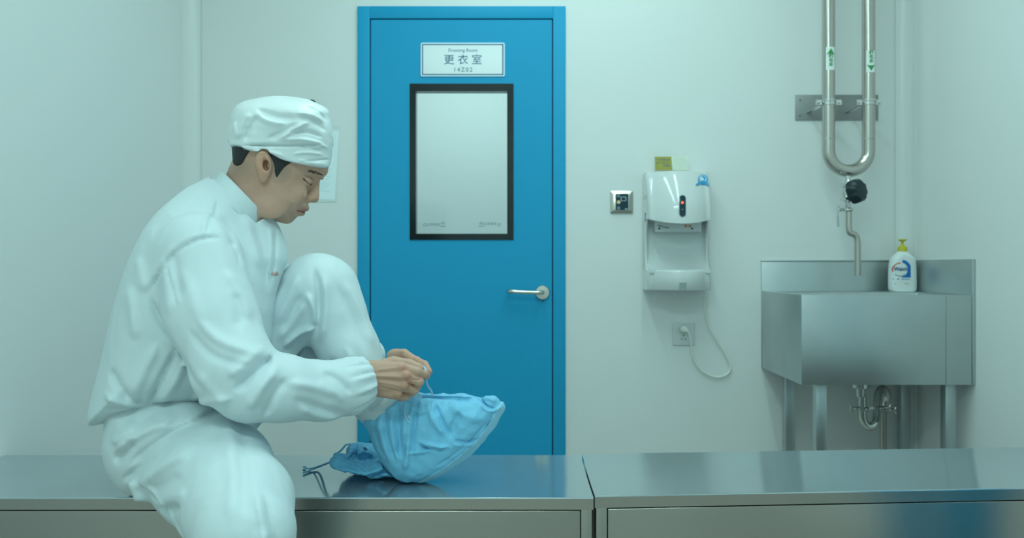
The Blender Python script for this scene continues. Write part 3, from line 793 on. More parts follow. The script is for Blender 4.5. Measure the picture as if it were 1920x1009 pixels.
FOLD = 1.3
class Field:
    def __init__(s, fr, lo, hi, h):
        s.fr, s.h = fr, h
        s.ax = [np.arange(lo[i], hi[i] + h, h, dtype=f32) for i in range(3)]
        s.U, s.W, s.V = s.ax[0][:, None, None], s.ax[1][None, :, None], s.ax[2][None, None, :]
        s.F = np.full([len(a) for a in s.ax], 1.0, f32)
    def dist2(s, q, closed=True):
        """Unsigned distance to a polyline in the (u, v) plane, and an inside mask."""
        u, v = s.ax[0][:, None], s.ax[2][None, :]
        d = np.full((len(s.ax[0]), len(s.ax[2])), 1e9, f32); ins = np.zeros(d.shape, bool)
        n = len(q)
        for i in range(n if closed else n - 1):
            (ax, ay), (bx, by) = q[i], q[(i + 1) % n]
            ex, ey = bx - ax, by - ay
            L = ex * ex + ey * ey + 1e-12
            t = np.clip(((u - ax) * ex + (v - ay) * ey) / L, 0, 1)
            d = np.minimum(d, (u - ax - t * ex) ** 2 + (v - ay - t * ey) ** 2)
            if closed and abs(ey) > 1e-12:
                c = ((ay > v) != (by > v)) & (u < (bx - ax) * (v - ay) / ey + ax)
                ins ^= c
        return np.sqrt(d), ins
    def arc2(s, q):
        """Distance to an open polyline in the (u, v) plane and where along it (0..1) the nearest point lies."""
        u, v = s.ax[0][:, None], s.ax[2][None, :]
        d = np.full((len(s.ax[0]), len(s.ax[2])), 1e9, f32); tt = np.zeros_like(d)
        ls = [math.hypot(q[i + 1][0] - q[i][0], q[i + 1][1] - q[i][1]) for i in range(len(q) - 1)]
        tot, acc = sum(ls) + 1e-9, 0.0
        for i in range(len(q) - 1):
            (ax, ay), (bx, by) = q[i], q[i + 1]
            ex, ey = bx - ax, by - ay
            t = np.clip(((u - ax) * ex + (v - ay) * ey) / (ex * ex + ey * ey + 1e-12), 0, 1)
            e = (u - ax - t * ex) ** 2 + (v - ay - t * ey) ** 2
            k = e < d
            d = np.where(k, e, d); tt = np.where(k, (acc + t * ls[i]) / tot, tt)
            acc += ls[i]
        return np.sqrt(d), tt
    def sd2(s, pts, w0=0.0, smooth=2):
        d, ins = s.dist2(s.fr.poly(pts, w0, smooth))
        return np.where(ins, -d, d)
    def inflate(s, pts, T, R, w0=0.0, smooth=2):
        """Rounded solid with the given outline: half-thickness T (number or (u,v) array), edge rounding R."""
        sd = s.sd2(pts, w0, smooth)
        e = np.maximum(1 + sd / R, 0)
        T = np.asarray(T, f32)
        if T.ndim == 0: T = np.full(sd.shape, float(T), f32)
        k = np.minimum(T, R)
        g = (s.W - w0) / T[:, None, :]
        return ((np.sqrt(g * g + (e * e)[:, None, :]) - 1) * k[:, None, :]).astype(f32)
    def vprof(s, rows, fr_px, w0=0.0):
        """Array over (u, v) interpolated down the picture: rows of (py, value) at pixel column fr_px."""
        z = [s.fr.uv(fr_px, y, w0)[1] for y, _ in rows]
        o = np.argsort(z)
        val = np.interp(s.ax[2], np.array(z)[o], np.array([r[1] for r in rows])[o]).astype(f32)
        return np.repeat(val[None, :], len(s.ax[0]), 0)
    def hprof(s, rows, py, w0=0.0):
        x = [s.fr.uv(x, py, w0)[0] for x, _ in rows]
        val = np.interp(s.ax[0], np.array(x), np.array([r[1] for r in rows])).astype(f32)
        return np.repeat(val[:, None], len(s.ax[2]), 1)
    def seg(s, a, b, ra, rb, sq=(1, 1, 1)):
        """Tapered capsule between world points."""
        a, b = s.fr.loc(a), s.fr.loc(b)
        d = [b[i] - a[i] for i in range(3)]
        L = sum(x * x for x in d) + 1e-12
        t = np.clip(((s.U - a[0]) * d[0] + (s.W - a[1]) * d[1] + (s.V - a[2]) * d[2]) / L, 0, 1).astype(f32)
        r = np.sqrt((s.U - a[0] - t * d[0]) ** 2 + (s.W - a[1] - t * d[1]) ** 2 + (s.V - a[2] - t * d[2]) ** 2)
        return (r - (ra + (rb - ra) * t)).astype(f32)
    def chain(s, pts, k=.02):
        """pts: list of (px, py, d, radius)."""
        F = None
        for (x0, y0, d0, r0), (x1, y1, d1, r1) in zip(pts[:-1], pts[1:]):
            g = s.seg(P(x0, y0, d0), P(x1, y1, d1), r0, r1)
            F = g if F is None else smin(F, g, k)
        return F
    def ell(s, c, r, rot=0.0):
        """Ellipsoid at a world point, radii along u, w, v; rot turns it in the (u, v) plane."""
        c = s.fr.loc(c); cr, sr = math.cos(rot), math.sin(rot)
        u, w, v = s.U - c[0], s.W - c[1], s.V - c[2]
        a, b = u * cr + v * sr, -u * sr + v * cr
        q = np.sqrt((a / r[0]) ** 2 + (w / r[1]) ** 2 + (b / r[2]) ** 2)
        return ((q - 1) * min(r)).astype(f32)
    def folds(s, items, w0, ws, soft=.03, smooth=2):
        """Folds and seams in cloth: ridges (+) and creases (-) along lines on the near face (w < w0)."""
        D = np.zeros((len(s.ax[0]), len(s.ax[2])), f32)
        for pts, wd, am in items:
            q = s.fr.poly(pts, ws, smooth, closed=False)
            d, t = s.arc2(q)
            fade = sstep(np.minimum(t, 1 - t) / .24 + .10)
            wd = wd * (.55 + .45 * fade)
            D += am * FOLD * np.exp(-(d / (wd * .85)) ** 2) * fade
        near = sstep((w0 - s.ax[1]) / soft)
        s.F = s.F - D[:, None, :] * near[None, :, None]
    def mesh(s, name):
        F = s.F; nx, ny, nz = F.shape
        F = F.copy(); F[0] = F[-1] = .01; F[:, 0] = F[:, -1] = .01; F[:, :, 0] = F[:, :, -1] = .01
        neg = F < 0
        cnt = np.zeros((nx - 1, ny - 1, nz - 1), np.uint8)
        for a in (0, 1):
            for b in (0, 1):
                for c in (0, 1):
                    cnt += neg[a:nx - 1 + a, b:ny - 1 + b, c:nz - 1 + c]
        act = np.argwhere((cnt > 0) & (cnt < 8))
        idx = np.full(cnt.shape, -1, np.int64)
        I, J, K = act.T
        idx[I, J, K] = np.arange(len(act))
        off = [(a, b, c) for a in (0, 1) for b in (0, 1) for c in (0, 1)]
        vals = {o: F[I + o[0], J + o[1], K + o[2]] for o in off}
        acc = np.zeros((len(act), 3)); n = np.zeros(len(act))
        for o in off:
            for ax in range(3):
                if o[ax] == 0:
                    p = list(o); p[ax] = 1; p = tuple(p)
                    a, b = vals[o], vals[p]
                    cr = (a < 0) != (b < 0)
                    t = np.where(cr, a / np.where(cr, a - b, 1), 0)
                    pos = np.array(o, float)[None, :].repeat(len(act), 0)
                    pos[:, ax] += t
                    acc[cr] += pos[cr]; n[cr] += 1
        ver = act + acc / np.maximum(n, 1)[:, None]
        faces = []
        for ax in range(3):
            o1, o2 = [(1, 2), (2, 0), (0, 1)][ax]
            sl0 = [slice(1, -1)] * 3; sl1 = [slice(1, -1)] * 3
            sl0[ax] = slice(0, -1); sl1[ax] = slice(1, None)
            A, B = neg[tuple(sl0)], neg[tuple(sl1)]
            e = np.argwhere(A != B)
            base = np.ones(3, int); base[ax] = 0
            e = e + base
            flip = neg[e[:, 0], e[:, 1], e[:, 2]]
            d1 = np.zeros(3, int); d1[o1] = 1; d2 = np.zeros(3, int); d2[o2] = 1
            q = [idx[tuple((e - da).T)] for da in (d1 + d2, d2, 0 * d1, d1)]
            q = np.stack(q, 1)
            q[~flip] = q[~flip][:, ::-1]
            faces.append(q)
        faces = np.concatenate(faces)
        loc = np.stack([s.ax[i][0] + ver[:, i] * s.h for i in range(3)], 1)
        return s.fr.world(loc), faces
    def hit(s, px, py, near=1.2, far=2.4, dz=0.0):
        """First point of this solid on the line of sight of a photo pixel, with outward normal."""
        ts = np.arange(near, far, s.h * .4)
        X = (px - CX) / FPX * ts; Z = HC - (py - CY) / FPX * ts
        q = np.stack([X * s.fr.u.x + ts * s.fr.u.y, X * s.fr.w.x + ts * s.fr.w.y - s.fr.D, Z], 1)
        g = s.sample(q)
        k = np.argmax(g < 0)
        if not (g < 0).any(): return None, None
        a, b = g[k - 1], g[k]
        t = ts[k - 1] + (ts[k] - ts[k - 1]) * (a / (a - b) if a != b else 0)
        p = P(px, py, t)
        q0 = np.array([s.fr.loc(p)]); e = s.h
        gr = [float(s.sample(q0 + np.eye(3)[i] * e)[0] - s.sample(q0 - np.eye(3)[i] * e)[0]) for i in range(3)]
        n = s.fr.u * gr[0] + s.fr.w * gr[1] + Vector((0, 0, 1)) * gr[2]
        return p, n.normalized()
    def sample(s, q):
        c = [np.clip((q[:, i] - s.ax[i][0]) / s.h, 0, len(s.ax[i]) - 1.001) for i in range(3)]
        i0 = [x.astype(int) for x in c]; fr = [x - i for x, i in zip(c, i0)]
        out = 0
        for a in (0, 1):
            for b in (0, 1):
                for d in (0, 1):
                    wgt = (fr[0] if a else 1 - fr[0]) * (fr[1] if b else 1 - fr[1]) * (fr[2] if d else 1 - fr[2])
                    out = out + wgt * s.F[i0[0] + a, i0[1] + b, i0[2] + d]
        return out

def to_mesh(name, parts):
    vs, fs, n = [], [], 0
    for v, f in parts:
        vs.append(v); fs.append(f + n); n += len(v)
    v = np.concatenate(vs); f = np.concatenate(fs)
    me = bpy.data.meshes.new(name)
    me.vertices.add(len(v)); me.vertices.foreach_set('co', v.astype(f32).ravel())
    me.loops.add(len(f) * 4); me.loops.foreach_set('vertex_index', f.astype(np.int32).ravel())
    me.polygons.add(len(f)); me.polygons.foreach_set('loop_start', np.arange(0, len(f) * 4, 4, dtype=np.int32))
    me.update(calc_edges=True); me.validate()
    return me

def crumple(me, amp, scale, stretch=(1, 1, 1), seed=0, ridge=False):
    """Soft wrinkles: moves the vertices along their normals by smooth noise."""
    n = len(me.vertices)
    co = np.empty(n * 3, f32); me.vertices.foreach_get('co', co); co = co.reshape(-1, 3)
    no = np.empty(n * 3, f32); me.vertices.foreach_get('normal', no); no = no.reshape(-1, 3)
    q = co / scale * np.array(stretch) + seed
    d = np.array([mnoise.noise(Vector(p)) for p in q.tolist()])
    if ridge: d = .5 - np.abs(d) * 1.6
    me.vertices.foreach_set('co', (co + no * (d * amp)[:, None]).astype(f32).ravel()); me.update()

# ------------------------------------------------------------------ figure: frames
FT = Frame(16, 330, 1.84)       # trunk
FH = Frame(15, 520, 1.90)      # head
FL = Frame(8, 600, 1.93)        # legs
FB = Frame(2, 810, 1.905)       # raised foot
FHAND = Frame(0, 750, 1.79)

def off_bench(G):
    """Keeps a solid out of the bench: flat where it presses on the top or the front."""
    Y = G.U * G.fr.u.y + (G.W + G.fr.D) * G.fr.w.y
    return smax(G.F, -np.maximum(G.V - (BENCH + .0008), 1.7615 - Y), .003).astype(f32)

def bounds(fr, pts, pad):
    """pts: (px, py, d)."""
    q = np.array([fr.loc(P(*p)) for p in pts])
    return q.min(0) - pad, q.max(0) + pad

# ---------------------------------------------------------------- tunic
near_arm = [(372, 478, 1.715, .088), (398, 600, 1.67, .089), (438, 690, 1.635, .080), (470, 722, 1.63, .071), (530, 728, 1.665, .066), (600, 733, 1.72, .060), (650, 726, 1.758, .056), (672, 716, 1.772, .047), (686, 709, 1.782, .040)]
far_arm = [(430, 470, 1.98, .085), (520, 560, 2.08, .078), (600, 640, 2.14, .068), (650, 655, 2.07, .056), (690, 666, 2.00, .042)]
lo, hi = bounds(FT, [(165, 315, 1.84), (545, 800, 1.84), (420, 600, 1.55), (690, 700, 1.76), (600, 640, 2.22), (700, 660, 2.02)], .03)
G = Field(FT, lo, hi, .0042)
torso = [(450, 270), (414, 318), (394, 331), (360, 347), (315, 380), (273, 428), (243, 490), (220, 560), (202, 640), (188, 700), (174, 752), (169, 782), (173, 797), (205, 789), (240, 781), (290, 772), (345, 766), (400, 752), (450, 745), (500, 740),
         (512, 640), (516, 560), (534, 505), (541, 488), (539, 462), (525, 428), (510, 408), (500, 340)]
T = G.vprof([(320, .195), (470, .195), (560, .195), (680, .180), (760, .178), (800, .165)], 330)
na, nb = FT.uv(401, 342), FT.uv(484, 433)
nl = math.hypot(nb[0] - na[0], nb[1] - na[1]); nx, nv = -(nb[1] - na[1]) / nl, (nb[0] - na[0]) / nl
sn_ = (G.ax[0][:, None] - na[0]) * nx + (G.ax[2][None, :] - na[1]) * nv        # height above the collar seam, along the neck
T = np.minimum(T, np.interp(sn_, [-.30, -.17, -.11, -.06, -.02, .0, .05], [.22, .195, .170, .130, .097, .088, .080]).astype(f32))
G.F = G.inflate(torso, T, .105, 0)
G.F = smax(G.F, -np.repeat(G.sd2([(396, 338), (405, 338), (482, 421), (503, 403), (620, 300), (480, 200), (390, 300)], 0, 0)[:, None, :], G.F.shape[1], 1).astype(f32), .003)
A = G.chain(near_arm, .03)
# the cuff is gathered by elastic: pleats that run along the arm and fade away from the wrist
wr = P(686, 709, 1.782); el = P(600, 733, 1.72)
a_, b_ = FT.loc(wr), FT.loc(el)
ax_ = Vector([b_[i] - a_[i] for i in range(3)]); LA = ax_.length; ax_.normalize()
e1 = ax_.orthogonal().normalized(); e2 = ax_.cross(e1)
du, dw, dv = G.U - a_[0], G.W - a_[1], G.V - a_[2]
tt = du * ax_.x + dw * ax_.y + dv * ax_.z
th = np.arctan2(du * e2.x + dw * e2.y + dv * e2.z, du * e1.x + dw * e1.y + dv * e1.z)
win = sstep(1 - np.abs(tt - .018) / .055)
A = A - (.0030 * np.sin(th * 15) + .0015 * np.sin(th * 26 + 1)) * win
A = smax(A, -(tt + .004), .003)           # cut the sleeve off square at the wrist
G.F = smin(G.F, A, .022)
B_ = G.chain(far_arm, .03)
G.F = smin(G.F, B_, .022)
G.folds([
    ([(428, 449), (385, 448), (345, 466), (312, 500), (280, 556)], .0045, -.0034),
    ([(420, 440), (385, 438), (340, 456), (303, 494), (268, 550)], .0070, .0024),
    ([(396, 362), (390, 400), (385, 446)], .0040, .0030),
    ([(402, 368), (397, 405), (393, 446)], .0035, -.0030),
    ([(276, 545), (302, 596), (332, 642), (370, 690), (400, 720)], .010, -.005),
    ([(332, 650), (302, 710), (268, 770)], .0065, -.008),
    ([(350, 665), (328, 722), (290, 768)], .012, .006),
    ([(300, 640), (270, 700), (235, 770)], .012, .005),
    ([(380, 588), (412, 622), (455, 640), (500, 648)], .010, .0065), ([(366, 606), (398, 646), (440, 664), (480, 668)], .008, -.0050),
    ([(424, 505), (456, 540), (478, 596)], .013, .0045), ([(444, 545), (458, 575), (452, 610)], .011, -.0030), ([(345, 500), (375, 560), (398, 605)], .014, .0035),
    ([(318, 490), (330, 530), (347, 575)], .0028, -.0020), ([(322, 488), (335, 528), (352, 572)], .0032, .0016), ([(428, 449), (445, 470), (452, 505)], .004, -.0028),
    ([(382, 680), (410, 715), (440, 745)], .012, .004),
    ([(516, 655), (478, 688), (448, 712)], .010, -.013), ([(525, 672), (492, 708), (470, 745)], .012, .010),
    ([(500, 640), (465, 665), (435, 690)], .012, .009), ([(540, 690), (515, 720), (498, 760)], .010, -.007),
    ([(540, 700), (580, 706), (630, 730)], .010, .006), ([(545, 725), (600, 752), (645, 765)], .009, -.006), ([(560, 742), (600, 772), (640, 776)], .010, .005),
    ([(600, 690), (630, 702), (655, 728)], .008, -.005), ([(590, 700), (622, 716), (640, 745)], .008, .004),
    ([(470, 415), (490, 470), (500, 550)], .010, -.007), ([(450, 395), (478, 450), (488, 510)], .013, .006), ([(512, 420), (516, 470), (505, 530)], .005, -.005),
    ([(503, 412), (508, 470), (497, 545)], .004, .0035),
    ([(252, 480), (264, 515), (276, 548)], .014, .0030), ([(236, 530), (250, 600), (262, 640)], .014, .004),
    ([(200, 690), (232, 742), (285, 768)], .012, -.006), ([(185, 740), (230, 762), (290, 768)], .009, .006), ([(180, 772), (240, 770), (330, 758)], .005, -.004),
    ([(350, 760), (400, 735), (450, 722)], .010, .006), ([(330, 470), (345, 520), (350, 560)], .010, -.004),
    ([(310, 480), (322, 540), (330, 590)], .012, .004), ([(410, 400), (430, 430), (440, 470)], .010, -.004),
] + [([(x, y), (x - 7 + j % 3, y + 9)], .0030, -.0010) for j, (x, y) in enumerate([(372, 452), (362, 457), (352, 463), (343, 470), (335, 478), (327, 487), (319, 497), (311, 508), (304, 519), (297, 530), (289, 542)])],
    .02, -.17, .05)
FTUN = G
v, f = G.mesh('t')
TUN = to_mesh('tunic', [(v, f)]); crumple(TUN, .0022, .07, (1, 1, .5), 3); crumple(TUN, .0013, .036, (1, 1, .55), 9, True)

# ---------------------------------------------------------------- trousers
near_leg = [(325, 835, 1.77, .108), (402, 890, 1.66, .112), (446, 948, 1.53, .098), (458, 1000, 1.45, .078)]
kn = P(458, 1000, 1.45)
far_leg = [(345, 815, 1.945, .112), (420, 742, 1.95, .105), (500, 650, 1.96, .094), (560, 580, 1.955, .086), (596, 545, 1.95, .084), (604, 549, 1.95, .083), (622, 590, 1.945, .078), (655, 660, 1.93, .068), (690, 735, 1.912, .054), (712, 772, 1.905, .046)]
lo, hi = bounds(FT, [(185, 735, 1.84), (730, 900, 1.9), (600, 470, 2.0), (300, 850, 2.02), (450, 1000, 1.36), (560, 1000, 1.5)], .03)
lo[2] = .31
G = Field(FT, lo, hi, .0044)
pel = [(205, 740), (198, 800), (194, 832), (202, 868), (222, 902), (246, 919), (330, 922), (430, 905), (478, 850), (470, 780), (430, 740), (300, 715)]
G.F = G.inflate(pel, .168, .10, 0)
G.F = smin(G.F, G.chain(near_leg, .04), .05)
G.F = smin(G.F, G.chain(far_leg, .03), .03)
G.F = smin(G.F, G.seg(kn, Vector((kn.x - .005, kn.y + .01, .30)), .082, .080), .05)
flap = [(236, 898), (248, 921), (254, 939), (290, 936), (296, 953), (336, 974), (378, 1010), (430, 1018), (420, 930), (300, 880)]
G.F = smin(G.F, G.inflate(flap, .026, .012, -.185, 0), .012)
# cloth hanging between the calf and the thigh of the raised leg
G.F = smin(G.F, G.inflate([(560, 560), (620, 560), (650, 620), (680, 700), (700, 765), (672, 768), (640, 735), (610, 690), (590, 655), (560, 620)], .055, .045, .10), .02)
G.F = smax(G.F, -G.inflate([(526, 654), (556, 624), (588, 612), (598, 628), (593, 656), (586, 700), (540, 700)], .055, .010, .055, 1), .008)
G.F = off_bench(G)
G.folds([
    ([(240, 872), (298, 822), (350, 790), (424, 766)], .010, -.009), ([(215, 850), (268, 802), (340, 774)], .013, .010),
    ([(228, 905), (292, 846), (348, 800)], .010, -.008), ([(212, 870), (235, 845), (262, 815)], .010, -.007), ([(205, 835), (232, 812), (262, 790)], .010, .007),
    ([(262, 905), (310, 850), (385, 800)], .014, .008), ([(296, 900), (330, 874), (366, 846)], .010, -.004), ([(310, 912), (345, 884), (380, 858)], .012, .004),
], -.0, -.15, .05)
G.folds([
    ([(250, 905), (300, 922), (345, 958), (385, 1000)], .005, -.004), ([(254, 899), (304, 915), (350, 950), (392, 994)], .006, .003),
    ([(428, 775), (450, 830), (456, 900)], .013, .0035), ([(445, 775), (470, 835), (476, 890)], .011, -.0035),
    ([(488, 850), (505, 900), (516, 990)], .008, .006), ([(502, 860), (522, 920), (530, 985)], .007, -.005), ([(420, 960), (460, 985), (500, 1000)], .012, -.006),
    ([(300, 945), (340, 925), (360, 900)], .009, -.005), ([(480, 960), (500, 930), (505, 900)], .012, .005), ([(395, 1000), (440, 1005), (470, 985)], .009, .005),
], -.06, -.22, .03)
G.folds([
    ([(586, 498), (596, 540), (594, 600), (590, 625)], .007, -.009), ([(572, 545), (588, 580), (591, 612)], .010, .010), ([(604, 510), (610, 570), (600, 640)], .010, .007),
    ([(530, 650), (562, 620), (592, 610)], .008, .012), ([(520, 640), (548, 600), (576, 560)], .012, .006), ([(530, 620), (550, 585), (565, 545)], .008, -.006),
    ([(640, 520), (672, 580), (700, 650)], .010, .005), ([(628, 530), (655, 590), (684, 660)], .008, -.005), ([(612, 660), (640, 690), (668, 740)], .010, -.006), ([(640, 640), (668, 690), (690, 735)], .010, .005),
    ([(560, 510), (540, 560), (515, 610)], .010, .005), ([(500, 590), (515, 550), (535, 520)], .008, -.005),
    ([(676, 752), (700, 746), (724, 732)], .006, -.006), ([(670, 742), (694, 734), (720, 716)], .008, .005),
], .09, .02, .04)
v, f = G.mesh('t'); FTRO = G
TRO = to_mesh('trousers', [(v, f)]); crumple(TRO, .0024, .07, (1, 1, .5), 5); crumple(TRO, .0010, .032, (1, 1, .6), 19, True)

# ---------------------------------------------------------------- head
def hp_(x, y, w=0.0):
    u, v = FH.uv(x, y, -abs(w))
    return Vector(FH.world(np.array([[u, w, v]]))[0])
lo, hi = bounds(FH, [(405, 185, 1.90), (625, 455, 1.90)], .016)
lo[1], hi[1] = -.108, .108
G = Field(FH, lo, hi, .0017)
face = [(616, 300), (616, 312), (614.5, 326), (608, 331), (598, 337.5), (590, 344), (581, 354), (575, 363), (573.5, 373), (577, 380), (579.5, 388), (578.4, 394.5), (570.5, 396.2), (571.5, 400), (567, 405), (557, 405.8), (551.5, 413.5), (542.5, 420.3),
        (529, 419), (503, 410.5), (480, 393), (463, 366), (452, 340), (445, 318), (438, 300), (437, 270), (446, 236), (470, 207), (515, 192), (565, 197), (602, 222), (616, 262)]
Th = G.hprof([(435, .070), (470, .0765), (520, .0765), (560, .070), (590, .062), (616, .056)], 300) * G.vprof([(300, 1.0), (345, .985), (380, .90), (405, .80), (420, .74)], 520) 
G.F = G.inflate(face, Th, .078, 0, 1)
# neck: runs down and back into the collar
G.F = smin(G.F, G.seg(hp_(475, 335), hp_(452, 395), .058, .060), .022)
G.F = smin(G.F, G.seg(hp_(452, 395), hp_(430, 450), .060, .07), .02)
sgn = (-1, 1)
for sd in sgn:
    G.F = smin(G.F, G.ell(hp_(557, 362, sd * .040), (.022, .015, .020)), .022)           # cheekbone
    G.F = smin(G.F, G.ell(hp_(506, 388, sd * .054), (.030, .012, .026), -.5), .03)      # jaw angle
    G.F = smax(G.F, -G.ell(hp_(588, 339.5, sd * .036), (.014, .013, .0085), -.3), .012)   # eye socket
    G.F = smin(G.F, G.ell(hp_(575.5, 339, sd * .0315), (.0118, .0112, .0108)), .006)    # lidded eye
    G.F = smin(G.F, G.ell(hp_(596, 326, sd * .026), (.015, .016, .0055), -.45), .010)    # brow ridge
    G.F = smin(G.F, G.ell(hp_(577, 372, sd * .0118), (.0125, .0068, .0085), -.2), .008)    # wing of the nose
nose = [(600, 334), (599.3, 345), (598.6, 358), (598.8, 369), (596.8, 377), (592.5, 380.6), (586, 380.0), (579, 377.8), (573, 374), (574, 362), (582, 350), (590, 340)]
Tn = G.vprof([(335, .0085), (350, .0095), (365, .0125), (373, .0145), (381, .012)], 590)
G.F = smin(G.F, G.inflate(nose, Tn, .013, 0, 1), .006)
for sd in sgn: G.F = smax(G.F, -G.ell(hp_(584.5, 379.6, sd * .0070), (.0052, .0032, .0032), -.1), .002)   # nostril
# lips and mouth line
G.F = smin(G.F, G.inflate([(579.6, 387), (578.8, 394.8), (571, 396.4), (561, 394.6), (556, 392.6), (565, 388.6), (573, 387)], .023, .020, 0, 1), .004)
G.F = smin(G.F, G.inflate([(571.8, 397.4), (572.2, 400.5), (568, 405.2), (561.5, 403.5), (557.5, 396.2), (563, 396.6)], .021, .018, 0, 1), .004)
G.folds([([(577, 396.3), (568, 397), (560, 395.2), (554.5, 393.0)], .0016, -.0034), ([(571.5, 379.5), (567.5, 373), (568.2, 366.5), (572.5, 362)], .0024, -.0012),
         ([(568, 381), (560, 388), (553, 395)], .006, -.0012), ([(566, 334.2), (573, 340.6), (581, 345.2), (586.5, 346)], .0016, -.0016),
         ([(566, 330), (574, 331), (584, 335), (590, 339)], .0014, -.0016), ([(552, 395), (549, 402), (551, 409)], .006, -.0012)], .0, -.03, .01, 1)
# ear: shell with a rim, hollow and lobe
for sd in sgn:
    e = G.ell(hp_(493.5, 308, sd * .0815), (.0162, .0095, .0305), .14)
    e = smin(e, G.ell(hp_(493.5, 331.5, sd * .0775), (.0095, .0070, .0135), .10), .008)
    e = smin(e, G.ell(hp_(497.5, 308, sd * .072), (.016, .012, .026), .1), .010)
    e = smax(e, -G.ell(hp_(495.5, 303.5, sd * .0925), (.0108, .0085, .0225), .14), .003)   # scapha and concha
    e = smax(e, -G.ell(hp_(499.0, 310.5, sd * .0855), (.0072, .0125, .0125), .10), .0025)
    e = smax(e, -G.seg(hp_(487.0, 292, sd * .089), hp_(500.5, 288.5, sd * .089), .0028, .0028), .002)
    e = smin(e, G.seg(hp_(491.5, 294, sd * .0850), hp_(490.0, 317, sd * .0850), .0030, .0026), .003)   # antihelix
    e = smin(e, G.ell(hp_(503.6, 311, sd * .0785), (.0042, .0050, .0065)), .004)            # tragus
    G.F = smin(G.F, e, .005)
FHEAD = G
vh, fh = G.mesh('h')
# complexion: lips, ears, nose tip, shaved hair shadow; shade painted in the ear hollow
def blob(v, c, r, s=1.0):
    d = np.linalg.norm((v - np.array(c)[None, :]) / np.array(r)[None, :], axis=1)
    return np.clip(1 - d, 0, 1) ** .7 * s
BASE = np.array((.585, .345, .252))
def complexion(v, spots):
    c = np.repeat(BASE[None, :], len(v), 0)
    for ctr, r, colr, s in spots:
        k = blob(v, ctr, r, s)[:, None]
        c = c * (1 - k) + np.array(colr)[None, :] * k
    return c
hs = []
for sd in sgn:
    hs += [(hp_(568, 395.5, sd * .012), (.020, .030, .012), (.40, .165, .125), .9), (hp_(494, 310, sd * .083), (.022, .03, .05), (.56, .27, .165), .6), (hp_(590, 374, sd * .008), (.018, .018, .014), (.56, .26, .16), .5),
           (hp_(499, 309, sd * .078), (.011, .016, .017), (.20, .075, .05), 1.0), (hp_(524, 318, sd * .075), (.030, .03, .034), (.26, .18, .14), .8), (hp_(452, 318, sd * .045), (.045, .07, .040), (.30, .20, .15), .7),
           (hp_(545, 410, sd * .02), (.035, .05, .02), (.42, .27, .185), .5), (hp_(575, 384, sd * .01), (.012, .03, .008), (.42, .26, .18), .4)]
hc = complexion(vh, hs)

# ---------------------------------------------------------------- hands
lo, hi = bounds(FHAND, [(668, 650, 1.79), (812, 760, 1.79)], .012)
lo[1], hi[1] = -.075, .13
G = Field(FHAND, lo, hi, .0014)
D0 = .045
def fin(pts, k=.004): return G.chain([(x, y, d + D0, r) for x, y, d, r in pts], k)
H = None
def uni(g, k):
    global H
    H = g if H is None else smin(H, g, k)
for (xa, ya, da, ra), (xb, yb, db, rb) in (((690, 691, 1.742, .0185), (750, 689, 1.737, .0125)), ((690, 703, 1.738, .019), (760, 705, 1.730, .0128)), ((690, 716, 1.740, .019), (757, 724, 1.734, .0125)), ((690, 727, 1.745, .017), (744, 740, 1.743, .0115))):
    uni(G.seg(P(xa, ya, da + D0), P(xb, yb, db + D0), ra, rb), .012)
uni(G.seg(P(660, 706, 1.735 + D0), P(695, 708, 1.745 + D0), .026, .026), .02)
uni(G.seg(P(700, 713, 1.762 + D0), P(742, 714, 1.760 + D0), .020, .018), .015)
uni(fin([(708, 690, 1.765, .017), (738, 679, 1.777, .0128), (768, 683, 1.776, .0112), (785, 690, 1.772, .0105), (797, 698, 1.768, .0088)], .006), .010)
H2 = fin([(752, 689, 1.737, .0122), (783, 697, 1.738, .0102), (795, 702, 1.750, .0090), (800, 705, 1.762, .0080)]); uni(H2, .004)
H2 = fin([(762, 705, 1.730, .0125), (786, 716, 1.739, .0102), (781, 726, 1.760, .0094), (764, 726, 1.772, .0085)]); uni(H2, .0025)
H2 = fin([(758, 724, 1.734, .0120), (777, 732, 1.750, .0098), (768, 738, 1.770, .0090), (752, 735, 1.774, .0082)]); uni(H2, .0025)
H2 = fin([(745, 740, 1.743, .0110), (760, 744, 1.758, .0088), (751, 746, 1.774, .0080), (740, 741, 1.777, .0075)]); uni(H2, .0025)
for x, y, d in ((752, 689, 1.725), (762, 704, 1.718), (758, 723, 1.722), (746, 739, 1.732)):   # knuckles
    uni(G.ell(P(x, y, d + D0), (.0085, .0055, .0075)), .008)
NEAR = H; H = None
w0 = P(712, 669, 1.965)
for (xa, ya, da, ra), (xb, yb, db, rb) in (((716, 665, 1.955, .0165), (757, 664, 1.900, .0118)), ((715, 670, 1.960, .017), (755, 671, 1.912, .0122)), ((714, 677, 1.965, .016), (750, 680, 1.922, .0118)), ((712, 682, 1.970, .0145), (743, 688, 1.930, .0105))):
    uni(G.seg(P(xa, ya, da), P(xb, yb, db), ra, rb), .012)
uni(G.seg(P(690, 667, 2.0), P(715, 670, 1.965), .024, .024), .02)
uni(G.chain([(725, 680, 1.945, .015), (752, 683, 1.895, .0122), (778, 690, 1.862, .0105), (799, 701, 1.832, .0085)], .006), .01)
uni(G.chain([(757, 664, 1.900, .0118), (779, 677, 1.870, .0102), (796, 684, 1.845, .0092), (804, 697, 1.832, .0080)], .004), .004)
uni(G.chain([(755, 671, 1.912, .0120), (782, 684, 1.885, .0100), (796, 694, 1.862, .0090), (797, 706, 1.850, .0080)], .004), .003)
uni(G.chain([(750, 680, 1.922, .0115), (772, 696, 1.900, .0096), (776, 708, 1.882, .0088), (766, 714, 1.872, .0078)], .004), .003)
uni(G.chain([(743, 688, 1.930, .0105), (758, 703, 1.912, .0086), (758, 713, 1.896, .0078), (748, 716, 1.886, .0072)], .004), .003)
